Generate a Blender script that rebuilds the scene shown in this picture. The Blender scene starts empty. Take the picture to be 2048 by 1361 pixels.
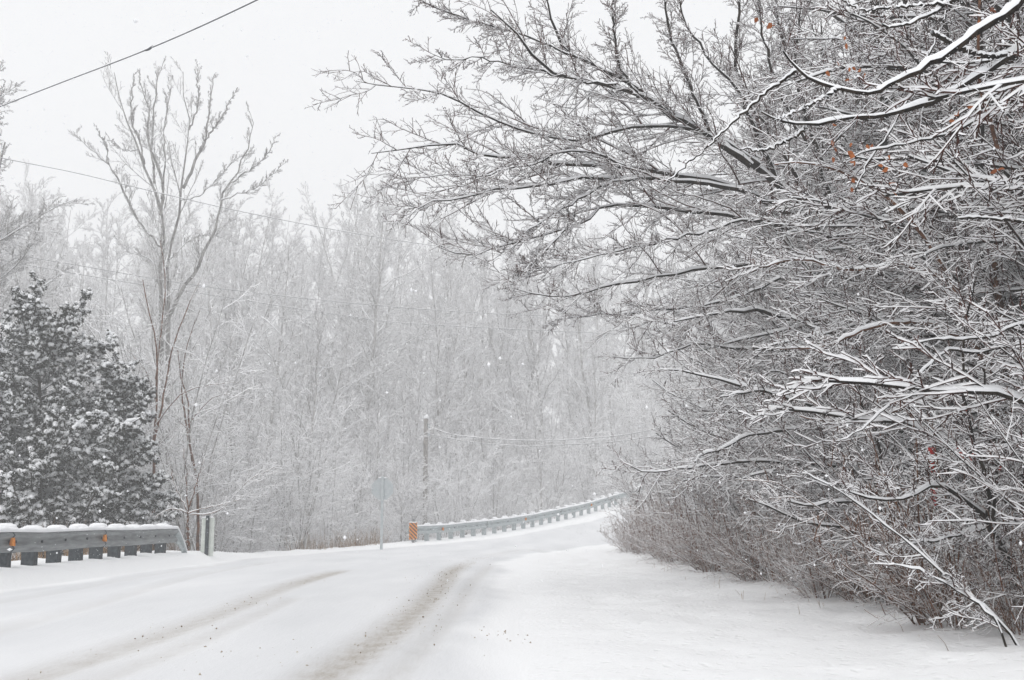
import bpy, math, random
import numpy as np

# ------------------------------------------------------------------ camera / light
scn = bpy.context.scene
COL = scn.collection
F, CX, CY, H = 2250.0, 1024.0, 680.5, 0.90          # focal length in px of a 2048 px wide frame, eye height
PITCH = math.atan((1046 - CY) / F)
cam_d = bpy.data.cameras.new('camera'); cam = bpy.data.objects.new('camera', cam_d); COL.objects.link(cam)
cam_d.sensor_width = 36; cam_d.lens = 36 * F / 2048; cam_d.clip_end = 3000; cam_d.clip_start = 0.05
cam.location = (0, 0, H); cam.rotation_euler = (math.pi / 2 + PITCH, 0, 0)
scn.camera = cam

w = bpy.data.worlds.new('World'); scn.world = w; w.use_nodes = True
nt = w.node_tree; nt.nodes.clear()
sky = nt.nodes.new('ShaderNodeTexSky'); sky.sky_type = 'NISHITA'; sky.sun_disc = False
sky.sun_elevation = math.radians(58); sky.sun_rotation = math.radians(200)
hs = nt.nodes.new('ShaderNodeHueSaturation'); hs.inputs['Saturation'].default_value = 0.08
nt.links.new(sky.outputs[0], hs.inputs['Color'])
mx = nt.nodes.new('ShaderNodeMix'); mx.data_type = 'RGBA'; mx.inputs['Factor'].default_value = 0.86
mx.inputs['B'].default_value = (11.1, 11.2, 11.4, 1)                # closed cloud deck
nt.links.new(hs.outputs[0], mx.inputs['A'])
bg = nt.nodes.new('ShaderNodeBackground'); bg.inputs['Strength'].default_value = 0.10
out = nt.nodes.new('ShaderNodeOutputWorld')
nt.links.new(mx.outputs['Result'], bg.inputs['Color']); nt.links.new(bg.outputs[0], out.inputs['Surface'])
sun_d = bpy.data.lights.new('sun', 'SUN'); sun_d.energy = 1.3; sun_d.angle = math.radians(50); sun_d.color = (1, .985, .96)
sun = bpy.data.objects.new('sun', sun_d); COL.objects.link(sun)
sun.rotation_euler = (math.radians(32), 0, math.radians(-20))
scn.view_settings.view_transform = 'Standard'; scn.view_settings.look = 'None'
scn.view_settings.exposure = -0.08; scn.view_settings.gamma = 1
scn.render.engine = 'CYCLES'
scn.cycles.max_bounces = 10; scn.cycles.diffuse_bounces = 6; scn.cycles.volume_bounces = 2
scn.cycles.use_denoising = True

FW = np.array([0, math.cos(PITCH), math.sin(PITCH)]); UP = np.array([0, -math.sin(PITCH), math.cos(PITCH)])
def ray(px, py): return FW + np.array([(px - CX) / F, 0, 0]) + UP * (-(py - CY) / F)
def at(px, py, Y):                                   # the point seen at that pixel, Y metres away
    d = ray(px, py); return np.array([0, 0, H]) + d * (Y / d[1])
def gnd(px, py, z=0):
    d = ray(px, py); return np.array([0, 0, H]) + d * ((z - H) / d[2])

rng = np.random.default_rng(11)
random.seed(5)

# ------------------------------------------------------------------ helpers
def tag(o, label=None, cat=None, group=None, kind=None):
    if label: o['label'] = label
    if cat: o['category'] = cat
    if group: o['group'] = group
    if kind: o['kind'] = kind
    return o
def empty(name, loc=(0, 0, 0), rz=0):
    o = bpy.data.objects.new(name, None); COL.objects.link(o); o.location = loc; o.rotation_euler = (0, 0, rz)
    o.empty_display_size = .2
    return o
def mesh_np(name, V, Fq, mats, mi=None, smooth=False, parent=None, n=4):
    me = bpy.data.meshes.new(name); V = np.asarray(V, np.float32); Fq = np.asarray(Fq, np.int32)
    me.vertices.add(len(V)); me.vertices.foreach_set('co', V.ravel())
    nf = len(Fq); me.loops.add(nf * n); me.loops.foreach_set('vertex_index', Fq.ravel())
    me.polygons.add(nf); me.polygons.foreach_set('loop_start', np.arange(0, nf * n, n, dtype=np.int32))
    for m in mats: me.materials.append(m)
    if mi is not None: me.polygons.foreach_set('material_index', np.asarray(mi, np.int32))
    if smooth: me.polygons.foreach_set('use_smooth', np.ones(nf, bool))
    me.update(calc_edges=True)
    o = bpy.data.objects.new(name, me); COL.objects.link(o)
    if parent: o.parent = parent
    return o
def mesh_py(name, V, Fs, mats, mi=None, smooth=False, parent=None):
    me = bpy.data.meshes.new(name); me.from_pydata([tuple(v) for v in V], [], Fs)
    for m in mats: me.materials.append(m)
    if mi: me.polygons.foreach_set('material_index', mi)
    if smooth: me.polygons.foreach_set('use_smooth', [True] * len(me.polygons))
    me.update(); o = bpy.data.objects.new(name, me); COL.objects.link(o)
    if parent: o.parent = parent
    return o
def dup(root, loc, rz=0, sc=1, label=None):
    def cp(o, par=None):
        c = o.copy(); COL.objects.link(c); c.parent = par
        for ch in [x for x in ALLCH.get(o.name, [])]: cp(ch, c)
        return c
    c = cp(root); c.location = loc; c.rotation_euler = (0, 0, rz)
    c.scale = sc if isinstance(sc, tuple) else (sc,) * 3
    if label: c['label'] = label
    return c
ALLCH = {}
def reg(root): ALLCH[root.name] = [o for o in bpy.data.objects if o.parent == root]; return root

# ------------------------------------------------------------------ materials
def mat(name): 
    m = bpy.data.materials.new(name); m.use_nodes = True; n = m.node_tree
    return m, n, n.nodes['Principled BSDF']
def node(n, t, **k):
    x = n.nodes.new(t)
    for a, b in k.items():
        if a.startswith('i_'): x.inputs[a[2:].replace('_', ' ')].default_value = b
        else: setattr(x, a, b)
    return x
def noisy(name, c1, c2, scale, rough=.8, bump=0, bscale=None, lo=.35, hi=.65, detail=4, stretch=None, spec=.3):
    m, n, p = mat(name)
    tc = node(n, 'ShaderNodeTexCoord'); src = tc.outputs['Object']
    if stretch:
        mp = node(n, 'ShaderNodeMapping'); mp.inputs['Scale'].default_value = stretch
        n.links.new(src, mp.inputs[0]); src = mp.outputs[0]
    nz = node(n, 'ShaderNodeTexNoise', i_Scale=scale, i_Detail=detail); n.links.new(src, nz.inputs['Vector'])
    r = node(n, 'ShaderNodeValToRGB'); r.color_ramp.elements[0].position = lo; r.color_ramp.elements[1].position = hi
    r.color_ramp.elements[0].color = (*c1, 1); r.color_ramp.elements[1].color = (*c2, 1)
    n.links.new(nz.outputs[0], r.inputs[0]); n.links.new(r.outputs[0], p.inputs['Base Color'])
    p.inputs['Roughness'].default_value = rough; p.inputs['Specular IOR Level'].default_value = spec
    if bump:
        b = node(n, 'ShaderNodeBump', i_Strength=bump, i_Distance=.02)
        nb = node(n, 'ShaderNodeTexNoise', i_Scale=bscale or scale, i_Detail=5.0); n.links.new(src, nb.inputs['Vector'])
        n.links.new(nb.outputs[0], b.inputs['Height']); n.links.new(b.outputs[0], p.inputs['Normal'])
    return m
M_SNOW = noisy('snow', (.84, .85, .87), (.90, .905, .92), 3, .85, .25, 40)
M_TWSNOW = noisy('snow_on_twigs', (.84, .84, .86), (.90, .90, .91), 5, .9)
M_TWIG = noisy('twig_bark', (.012, .004, .003), (.085, .026, .016), 9, 1, spec=.02)
M_BARK = noisy('bark', (.007, .005, .004), (.04, .029, .02), 14, 1, .8, 40, .4, .7, stretch=(1, 1, .35), spec=.02)
M_TWIGD = noisy('mid_grey_twig_bark', (.11, .10, .095), (.34, .32, .31), 5, 1, spec=.05)  # grey between the dark hedge twigs and the pale far ones
M_BARKD = noisy('mid_grey_bark', (.10, .095, .09), (.36, .35, .34), 10, 1, .6, 30, stretch=(1, 1, .3), spec=.05)  # matching middle grey for trunks and limbs
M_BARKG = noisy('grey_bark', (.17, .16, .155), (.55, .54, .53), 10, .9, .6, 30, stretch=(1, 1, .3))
M_TWIGG = noisy('haze_paled_twig_bark', (.30, .29, .285), (.66, .65, .65), 5, .9)  # haze over the far wood partly painted in as paler bark
M_RUST = noisy('reddish_brown_bark', (.055, .022, .012), (.19, .088, .045), 12, 1, spec=.03)
M_GREEN = noisy('cedar_green', (.007, .011, .007), (.036, .038, .024), 4, 1, spec=.03)
M_LEAF = noisy('orange_leaf', (.22, .06, .015), (.42, .13, .03), 6, .7)
M_REDLEAF = noisy('red_leaf', (.25, .02, .012), (.42, .04, .02), 6, .7)
M_STRAW = noisy('straw', (.10, .055, .03), (.36, .23, .12), 6, 1, spec=.03)
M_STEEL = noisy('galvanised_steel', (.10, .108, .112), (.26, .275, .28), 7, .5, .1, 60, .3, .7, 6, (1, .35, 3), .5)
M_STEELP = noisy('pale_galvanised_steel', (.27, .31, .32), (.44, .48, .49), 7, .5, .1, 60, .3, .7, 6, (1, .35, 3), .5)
M_POST = noisy('dark_weathered_post', (.018, .024, .03), (.07, .085, .095), 18, .8, .4, 40, .35, .7)
M_POLE = noisy('grey_pole_wood', (.16, .15, .145), (.36, .34, .32), 20, .9, .5, 40, stretch=(1, 1, .2))
M_ORANGE = noisy('orange_reflector', (.55, .16, .015), (.80, .30, .03), 25, .45)
M_BLACK = noisy('black_paint', (.015, .012, .01), (.04, .03, .02), 10, .5)
M_WHITEP = noisy('pale_sign_panel', (.52, .56, .52), (.63, .66, .62), 12, .6, .1, 30)
M_SIGNB = noisy('bare_aluminium', (.40, .44, .455), (.50, .53, .54), 8, .55)
M_RED = noisy('red_paint', (.45, .012, .01), (.62, .02, .015), 30, .5)
M_WIRE = noisy('wire', (.035, .04, .045), (.09, .1, .11), 30, .6)

# ------------------------------------------------------------------ vector helpers, growth and tube meshing
def nrm(v): return v / np.maximum(np.linalg.norm(v, axis=-1, keepdims=True), 1e-9)
PROF = {3: (np.array([[0, -1.], [1, .25], [-1, .25]]), [0, 0, 1], [0, 1, 0]),
        4: (np.array([[0, -1.], [1, 0], [0, 1], [-1, 0]]), [0, 0, 1, 0], [0, 1, 1, 0]),
        8: (np.array([[0, -1.], [.8, -.6], [1, .1], [.8, .7], [0, 1], [-.8, .7], [-1, .1], [-.8, -.6]]),
            [0, 0, .1, .8, 1, .8, .1, 0], [0, 0, 1, 1, 1, 1, 0, 0])}
class Tubes:
    def __init__(s): s.V = []; s.Fq = []; s.M = []; s.n = 0
    def add(s, P, R, m=4, snow=1.0, base=.006, k=.7, mx=.035, hmin=.33, vert=False, bulge=1.0):
        if len(P) == 0: return s
        P = np.asarray(P, float); R = np.asarray(R, float); N, K, _ = P.shape
        T = np.empty_like(P); T[:, 1:-1] = P[:, 2:] - P[:, :-2]; T[:, 0] = P[:, 1] - P[:, 0]; T[:, -1] = P[:, -1] - P[:, -2]
        T = nrm(T); hz = np.sqrt(np.maximum(0, 1 - T[..., 2] ** 2))
        if vert:
            S = nrm(np.cross(np.broadcast_to(np.array([0, 1., 0]), T.shape), T)); U = np.cross(T, S) * -1
            U = -np.cross(S, T)
        else:
            S = nrm(np.cross(T, np.array([0.01, .02, 1.]))); U = np.cross(S, T)
        prof, sf, mf = PROF[m]; sf = np.array(sf); mf = np.array(mf)
        sh = np.zeros((N, K)) if not snow else snow * np.minimum(base + k * R, mx) * np.clip((hz - .25) * 1.5, 0, 1) * (rng.uniform(.25, 1.45, (N, K)) if m == 8 else rng.uniform(.45, 1.25, (N, K)))
        if snow: sh[:, -1] *= .3; sh[:, -2] *= .75
        wd = 1 + (np.clip(sh / np.maximum(R, 1e-4), 0, 2.0)) * .25 * bulge
        off = prof[None, None, :, 0:1] * (R * 1)[:, :, None, None] * np.where(sf > 0, 1, 1)[None, None, :, None] * S[:, :, None, :]
        off = off * np.where(sf[None, None, :, None] > 0, wd[:, :, None, None], 1.0)
        off = off + (prof[None, None, :, 1:2] * R[:, :, None, None] + (sf[None, None, :] * sh[:, :, None])[..., None]) * U[:, :, None, :]
        if snow and not vert:   # snow sits straight up, not along the frame
            pass
        V = (P[:, :, None, :] + off).reshape(-1, 3)
        ii = (np.arange(N)[:, None, None] * K + np.arange(K - 1)[None, :, None]) * m
        j = np.arange(m)[None, None, :]; j2 = (j + 1) % m
        Q = np.stack([ii + j, ii + j2, ii + m + j2, ii + m + j], -1) + s.n
        face_s = np.broadcast_to(mf[None, None, :], (N, K - 1, m)) * (((hz[:, :-1] + hz[:, 1:]) / 2 > hmin) if snow else np.zeros((N, K - 1), bool))[:, :, None]
        s.V.append(V); s.Fq.append(Q.reshape(-1, 4)); s.M.append(face_s.reshape(-1).astype(np.int32)); s.n += len(V)
        return s
    def build(s, name, mats, parent=None, smooth=False):
        return mesh_np(name, np.concatenate(s.V), np.concatenate(s.Fq), mats, np.concatenate(s.M), smooth, parent)
def plen(P): return np.linalg.norm(np.diff(P, axis=1), axis=2).sum(1)
def sample(P, R, t):
    N, K, _ = P.shape; x = np.clip(t, 0, .9999) * (K - 1); i = x.astype(int); f = x - i
    a = np.arange(N)[:, None]
    p = P[a, i] * (1 - f)[..., None] + P[a, i + 1] * f[..., None]
    r = R[a, i] * (1 - f) + R[a, i + 1] * f
    return p, r, nrm(P[a, i + 1] - P[a, i])
def grow(P, R, n, L, t0=.2, t1=1., ang=(35, 65), K=5, wander=.15, trop=(0, 0, .05), rs=.6, rmin=.002, flat=1., lt=.55, keep=None, absL=None, rL=.006, bias=None):
    """n children on every parent; L = child length / parent length at the base"""
    N = len(P); PL = plen(P)
    t = t0 + (t1 - t0) * (np.arange(n)[None] + rng.uniform(0, 1, (N, n))) / n
    p, r, T = sample(P, R, t)
    q = rng.normal(size=p.shape); q[..., 2] *= flat; q -= (q * T).sum(-1, keepdims=True) * T; q = nrm(q)
    if bias is not None: q = nrm(q + np.array(bias)); q -= (q * T).sum(-1, keepdims=True) * T; q = nrm(q)
    a = np.radians(rng.uniform(ang[0], ang[1], (N, n)))[..., None]
    d = nrm(np.cos(a) * T + np.sin(a) * q)
    LL = (PL[:, None] * L if absL is None else absL * np.ones((N, n))) * (1 - lt * (t - t0) / max(t1 - t0, .01)) * rng.uniform(.45, 1.2, (N, n))
    p = p.reshape(-1, 3); d = d.reshape(-1, 3); LL = LL.ravel(); r = r.ravel()
    C = np.empty((len(p), K, 3)); C[:, 0] = p; tv = np.array(trop, float)
    for k in range(1, K):
        d = nrm(d + wander * rng.normal(size=d.shape) + tv); C[:, k] = C[:, k - 1] + d * (LL / (K - 1))[:, None]
    r0 = np.maximum(np.minimum(r * .75, np.maximum(rL * LL * rs / .6, rmin)), rmin)
    RR = np.maximum(r0[:, None] * np.linspace(1, .4, K)[None], rmin * .7)
    return C, RR
def resample(pts, K, jit=.0):
    pts = np.asarray(pts, float)
    if len(pts) > 2:        # Catmull-Rom
        q = np.vstack([2 * pts[0] - pts[1], pts, 2 * pts[-1] - pts[-2]]); o = []
        for i in range(1, len(q) - 2):
            for u in np.linspace(0, 1, 8, endpoint=False):
                a, b, c, d = q[i - 1], q[i], q[i + 1], q[i + 2]
                o.append(.5 * (2 * b + (c - a) * u + (2 * a - 5 * b + 4 * c - d) * u * u + (3 * b - a - 3 * c + d) * u ** 3))
        o.append(pts[-1]); pts = np.array(o)
    s = np.r_[0, np.cumsum(np.linalg.norm(np.diff(pts, axis=0), axis=1))]; x = np.linspace(0, s[-1], K)
    P = np.stack([np.interp(x, s, pts[:, i]) for i in range(3)], 1)
    return P + rng.normal(size=P.shape) * jit
def traced(lst, K, jit=.012):
    """(points [(px, py)...], Y at start, Y at end, radius start, radius end) -> polylines in space"""
    P = []; R = []
    for pts, y0, y1, r0, r1 in lst:
        n = len(pts); Ys = np.linspace(y0, y1, n)
        P.append(resample([at(a, b, Y) for (a, b), Y in zip(pts, Ys)], K, jit)); R.append(np.linspace(r0, r1, K) * rng.uniform(.9, 1.1, K))
    return np.array(P), np.array(R)
def cat(*PR): return np.concatenate([a for a, b in PR]), np.concatenate([b for a, b in PR])

# ------------------------------------------------------------------ terrain
E = np.array([.463, .886]); NP_ = np.array([-.886, .463]); R0 = np.array([-3.8, 45.])
def sstep(a, b, x): t = np.clip((x - a) / (b - a), 0, 1); return t * t * (3 - 2 * t)
ROADC = resample([(-3.45, -30, 0), (-3.45, 5, 0), (-3.45, 22, 0), (-3.1, 31, 0), (-1.2, 39, 0), (2.4, 47.2, 0), (7.6, 57, 0), (12.5, 66.5, 0), (26, 92, 0)], 260)[:, :2]
def roadside(x, y):
    """signed distance from the road's centre line (+ left) """
    x = np.asarray(x, float); y = np.asarray(y, float); shp = x.shape; q = np.stack([x.ravel(), y.ravel()], 1)
    T = np.gradient(ROADC, axis=0); T /= np.linalg.norm(T, axis=1)[:, None]
    o = np.empty(len(q)); 
    for s in range(0, len(q), 20000):
        d = q[s:s + 20000, None] - ROADC[None]; i = (d ** 2).sum(2).argmin(1)
        dd = d[np.arange(len(i)), i]; t = T[i]; o[s:s + 20000] = -(t[:, 0] * -dd[:, 1] + t[:, 1] * dd[:, 0]) 
    return o.reshape(shp)
EDGE = resample([(-8.35, -40, 0), (-8.35, 20, 0), (-8.5, 27, 0), (-8.0, 31, 0), (-6.6, 36, 0), (-5.2, 41, 0), (-4.5, 45, 0), (0, 53.6, 0), (5, 63.2, 0), (24, 99.5, 0)], 200)[:, :2]
def edgedist(x, y):
    x = np.asarray(x, float); y = np.asarray(y, float); shp = x.shape; q = np.stack([x.ravel(), y.ravel()], 1)
    T = np.gradient(EDGE, axis=0); T /= np.linalg.norm(T, axis=1)[:, None]; o = np.empty(len(q))
    for s in range(0, len(q), 20000):
        d = q[s:s + 20000, None] - EDGE[None]; i = (d ** 2).sum(2).argmin(1)
        dd = d[np.arange(len(i)), i]; t = T[i]; o[s:s + 20000] = t[:, 0] * dd[:, 1] - t[:, 1] * dd[:, 0]
    return o.reshape(shp)
HW = 3.75
def base_z(x, y):
    u = (x + 3.8) * E[0] + (y - 45) * E[1]; uu = np.clip(u, 0, 60)
    z = .10 * sstep(-8, 1, u) + np.minimum(.024 * uu + .0028 * uu ** 2, 5) 
    return z
def lowfreq(x, y):
    return (np.sin(x * 1.7 + 1.3 * np.sin(y * .9)) * np.cos(y * 1.1 + .7 * np.sin(x * 1.9)) + .6 * np.sin(x * 3.9 + y * 2.3 + 2 * np.sin(y * 1.3)))
def terrain(x, y, under_road=True):
    x = np.asarray(x, float); y = np.asarray(y, float)
    z = base_z(x, y); rs = roadside(x, y); ed = edgedist(x, y)
    out_ = sstep(HW - .75, HW + .35, np.abs(rs) + .06 * np.sin(y * 1.3 + np.sin(y * .7)))
    z = z + out_ * .04 + (-.06 if under_road else 0) * (1 - out_)
    near = 1 - sstep(26, 33, y)
    z = z + sstep(HW - .5, HW + .15, rs) * .215 * near * (rs > 0)          # ploughed bank along the left rail
    right = (rs < 0) * sstep(HW + .6, HW + 4.2, -rs) * (1 - sstep(30, 40, y))
    z = z + right * .10
    z = z + out_ * (.010 * lowfreq(x * 1.6, y * 1.6) + .008 * lowfreq(x * .7 + 2, y * .45) + .006 * lowfreq(y * 3.1 + x, x * 4.2)) 
    z = z - sstep(.1, 4.5, ed) * 1.5                                       # falls away beyond the rails
    z = z + (rs < 0) * sstep(9, 20, -rs) * .6
    return z
def tz(x, y): return float(terrain(np.array([x]), np.array([y]))[0])

def axis(segs):
    o = []
    for a, b, s in segs: o += list(np.arange(a, b, s))
    return np.array(o + [segs[-1][1]])
gx = axis([(-420, -60, 30), (-60, -14, 1.5), (-14, -9, .4), (-9, 9, .11), (9, 16, .5), (16, 60, 2), (60, 420, 30)])
gy = axis([(-60, 4, 2), (4, 22, .11), (22, 40, .2), (40, 72, .4), (72, 120, 2), (120, 420, 30)])
X, Y = np.meshgrid(gx, gy); Z = terrain(X, Y)
Zn = np.zeros_like(Z); m_ = (np.abs(X) < 9) & (Y > 4) & (Y < 40); 
Zn[m_] = rng.normal(size=m_.sum()) * .0085 * sstep(HW - .2, HW + .8, np.abs(roadside(X, Y)))[m_]
Zn = (Zn + np.roll(Zn, 1, 0) + np.roll(Zn, 1, 1) + np.roll(np.roll(Zn, 1, 0), 1, 1)) / 1.6
V = np.stack([X, Y, Z + Zn], -1).reshape(-1, 3); ny, nx = X.shape
i = np.arange(ny - 1)[:, None] * nx + np.arange(nx - 1)[None]
Q = np.stack([i, i + 1, i + nx + 1, i + nx], -1).reshape(-1, 4)
mg, n, p = mat('snow_ground')
tc = node(n, 'ShaderNodeTexCoord')
p.inputs['Base Color'].default_value = (.88, .885, .895, 1); p.inputs['Roughness'].default_value = .9; p.inputs['Specular IOR Level'].default_value = .15
n1 = node(n, 'ShaderNodeTexNoise', i_Scale=26., i_Detail=6., i_Roughness=.75); n2 = node(n, 'ShaderNodeTexNoise', i_Scale=4.5, i_Detail=2.)
n.links.new(tc.outputs['Object'], n1.inputs['Vector']); n.links.new(tc.outputs['Object'], n2.inputs['Vector'])
b1 = node(n, 'ShaderNodeBump', i_Strength=.42, i_Distance=.03); b2 = node(n, 'ShaderNodeBump', i_Strength=.2, i_Distance=.05)
n.links.new(n1.outputs[0], b1.inputs['Height']); n.links.new(n2.outputs[0], b2.inputs['Height']); n.links.new(b2.outputs[0], b1.inputs['Normal'])
vp = node(n, 'ShaderNodeTexVoronoi', i_Scale=10.); n.links.new(tc.outputs['Object'], vp.inputs['Vector'])
rp = node(n, 'ShaderNodeValToRGB'); rp.color_ramp.elements[0].position = .05; rp.color_ramp.elements[1].position = .34; n.links.new(vp.outputs['Distance'], rp.inputs[0])
b3 = node(n, 'ShaderNodeBump', i_Strength=.28, i_Distance=.04); n.links.new(rp.outputs[0], b3.inputs['Height']); n.links.new(b1.outputs[0], b3.inputs['Normal']); n.links.new(b3.outputs[0], p.inputs['Normal'])
g = mesh_np('ground', V, Q, [mg], smooth=True); tag(g, kind='structure')

# ------------------------------------------------------------------ road sheet with its ruts
S_ = len(ROADC); ss = np.arange(8, 258); 
cen = resample(np.c_[ROADC, np.zeros(S_)], 900)[:, :2]; cen = cen[(cen[:, 1] > 2)]
Tn = np.gradient(cen, axis=0); Tn /= np.linalg.norm(Tn, axis=1)[:, None]; Nn = np.stack([-Tn[:, 1], Tn[:, 0]], 1)
wv = np.arange(-HW - .25, HW + .26, .07)
RX = cen[:, None, 0] + Nn[:, None, 0] * wv[None]; RY = cen[:, None, 1] + Nn[:, None, 1] * wv[None]
TR = [  # wheel tracks seen in the snow: pixel way-points on the road, half width, strength of the grit
    ([(560, 1440), (640, 1361), (745, 1290), (830, 1225), (885, 1168), (915, 1136), (985, 1112), (1120, 1098), (1230, 1086)], .19, .95),
    ([(690, 1440), (800, 1340), (900, 1235), (945, 1168), (985, 1128)], .12, .30),
    ([(-160, 1420), (60, 1356), (250, 1296), (430, 1232), (590, 1168), (700, 1137)], .19, .9),
    ([(-100, 1460), (150, 1375), (330, 1310), (480, 1245), (600, 1190)], .13, .30),
    ([(-150, 1305), (0, 1262), (180, 1212), (400, 1150), (560, 1122)], .16, .16),
    ([(-150, 1225), (60, 1195), (300, 1150), (480, 1123)], .14, .12),
    ([(1330, 1093), (1180, 1089), (1060, 1098), (960, 1112)], .2, .2), ([(1250, 1062), (1130, 1072), (1000, 1085), (800, 1102)], .2, .12)]
def road_z(x, y): return base_z(x, y)
dirt = np.zeros_like(RX); dip = np.zeros_like(RX); QX = np.stack([RX.ravel(), RY.ravel()], 1)
for k, (pts, hw, st) in enumerate(TR):
    w3 = []
    for a, b in pts:
        q = gnd(a, b, 0.0)
        for _ in range(3): q = gnd(a, b, float(base_z(q[0], q[1])))
        w3.append(q)
    C = resample(w3, 260)[:, :2]; dm = np.empty(len(QX)); im = np.empty(len(QX), int)
    for s in range(0, len(QX), 20000):
        d = ((QX[s:s + 20000, None] - C[None]) ** 2).sum(2); im[s:s + 20000] = d.argmin(1); dm[s:s + 20000] = np.sqrt(d.min(1))
    f = np.exp(-(dm / hw) ** 2).reshape(RX.shape)
    fall = {0: .35 + .65 * (1 - sstep(.45, .62, im / 260)) * (1), 2: .62 + .38 * np.exp(-((im / 260 - .80) / .14) ** 2)}.get(k, np.ones(len(im)))
    fade = (sstep(0, .04, im / 260) * (1 - sstep(.9, 1, im / 260))) if k else (1 - sstep(.93, 1, im / 260))
    if k == 0: fall = .10 + .9 * (1 - sstep(.30, .40, im / 260))
    dirt = np.maximum(dirt, f * st * (fall * fade).reshape(RX.shape)); dip += -.018 * f + .008 * np.exp(-((dm / hw - 1.6) / .5) ** 2).reshape(RX.shape) * (fade.reshape(RX.shape))
RZ = road_z(RX, RY) + dip + .003 * lowfreq(RX * 1.2, RY * .5)
V = np.stack([RX, RY, RZ], -1).reshape(-1, 3); ny, nx = RX.shape
i = np.arange(ny - 1)[:, None] * nx + np.arange(nx - 1)[None]; Q = np.stack([i + 1, i, i + nx, i + nx + 1], -1).reshape(-1, 4)
mr, n, p = mat('packed_snow_road')
tc = node(n, 'ShaderNodeTexCoord'); at_ = node(n, 'ShaderNodeAttribute', attribute_name='grit')
mp = node(n, 'ShaderNodeMapping'); mp.inputs['Scale'].default_value = (1, .22, 1); n.links.new(tc.outputs['Object'], mp.inputs[0])
nz = node(n, 'ShaderNodeTexNoise', i_Scale=14., i_Detail=7., i_Roughness=.7); n.links.new(mp.outputs[0], nz.inputs['Vector'])
nf = node(n, 'ShaderNodeTexNoise', i_Scale=55., i_Detail=4., i_Roughness=.7); n.links.new(tc.outputs['Object'], nf.inputs['Vector'])
def mth(op, a, b=None, clamp=False):
    x = node(n, 'ShaderNodeMath', operation=op); x.use_clamp = clamp
    for k, v in enumerate((a, b)):
        if v is None: continue
        if isinstance(v, (int, float)): x.inputs[k].default_value = v
        else: n.links.new(v, x.inputs[k])
    return x.outputs[0]
streak = mth('MULTIPLY', mth('SUBTRACT', nz.outputs[0], .28), 2.2, True)
fine = mth('MULTIPLY', mth('SUBTRACT', nf.outputs[0], .25), 2.0, True)
fac = mth('MULTIPLY', at_.outputs['Fac'], mth('ADD', .30, mth('MULTIPLY', mth('ADD', streak, .2), mth('ADD', fine, .25))), True)
big = node(n, 'ShaderNodeTexNoise', i_Scale=.9, i_Detail=3.); n.links.new(mp.outputs[0], big.inputs['Vector'])
c0 = node(n, 'ShaderNodeMix', data_type='RGBA'); c0.inputs['A'].default_value = (.66, .668, .685, 1); c0.inputs['B'].default_value = (.765, .77, .785, 1)
n.links.new(mth('MULTIPLY', mth('SUBTRACT', big.outputs[0], .3), 2.5, True), c0.inputs['Factor'])
c1 = node(n, 'ShaderNodeMix', data_type='RGBA'); c1.inputs['B'].default_value = (.37, .335, .29, 1)
n.links.new(c0.outputs['Result'], c1.inputs['A']); n.links.new(fac, c1.inputs['Factor']); c2 = node(n, 'ShaderNodeMix', data_type='RGBA'); c2.inputs['B'].default_value = (.88, .885, .895, 1); ev = node(n, 'ShaderNodeAttribute', attribute_name='verge')
n.links.new(c1.outputs['Result'], c2.inputs['A']); n.links.new(ev.outputs['Fac'], c2.inputs['Factor']); n.links.new(c2.outputs['Result'], p.inputs['Base Color'])
p.inputs['Roughness'].default_value = .8; p.inputs['Specular IOR Level'].default_value = .2
bb = node(n, 'ShaderNodeBump', i_Strength=.3, i_Distance=.03); n.links.new(nz.outputs[0], bb.inputs['Height']); n.links.new(bb.outputs[0], p.inputs['Normal'])
road = mesh_np('road', V, Q, [mr], smooth=True); tag(road, kind='structure')
cv = road.data.attributes.new('verge', 'FLOAT', 'POINT'); cv.data.foreach_set('value', np.clip(sstep(HW - .75, HW - .3, np.abs(wv)[None] + .12 * np.sin(RY * .8) + .07 * lowfreq(RX * 2, RY)), 0, 1).ravel().astype(np.float32))
ca = road.data.attributes.new('grit', 'FLOAT', 'POINT'); ca.data.foreach_set('value', dirt.ravel().astype(np.float32))

# ------------------------------------------------------------------ grit and snow crumbs along the tracks (stuff)
OCT = np.array([[1, 0, 0], [-1, 0, 0], [0, 1, 0], [0, -1, 0], [0, 0, 1], [0, 0, -1.]])
OF = np.array([[0, 2, 4], [2, 1, 4], [1, 3, 4], [3, 0, 4], [2, 0, 5], [1, 2, 5], [3, 1, 5], [0, 3, 5]])
def blobs(name, C, S, mats, parent=None, mi=None):
    N = len(C); a = rng.uniform(0, 2 * math.pi, N); sc = S[:, None] * rng.uniform(.6, 1.3, (N, 3))
    B = OCT[None] * sc[:, None]; x = B[..., 0] * np.cos(a)[:, None] - B[..., 1] * np.sin(a)[:, None]; y = B[..., 0] * np.sin(a)[:, None] + B[..., 1] * np.cos(a)[:, None]
    V = np.stack([x, y, B[..., 2]], -1) + C[:, None]; Fq = OF[None] + (np.arange(N) * 6)[:, None, None]
    return mesh_np(name, V.reshape(-1, 3), Fq.reshape(-1, 3), mats, None if mi is None else np.repeat(mi, 8), parent=parent, n=3)
cs = []
for k, cnt, sd in ((0, 420, .26), (2, 90, .16)):
    w3 = resample([gnd(a, b, 0) for a, b in TR[k][0]], 200)[:, :2]; lim = 150 if k else 105
    i = rng.integers(8, lim, cnt); q = w3[i] + rng.normal(size=(cnt, 2)) * sd; cs.append(q)
q = np.concatenate(cs); q = np.concatenate([q, rng.normal(size=(50, 2)) * np.array([.35, .5]) + np.array([-.15, 9.3]), rng.normal(size=(25, 2)) * np.array([.3, .45]) + np.array([-2.0, 8.2])])
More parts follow.
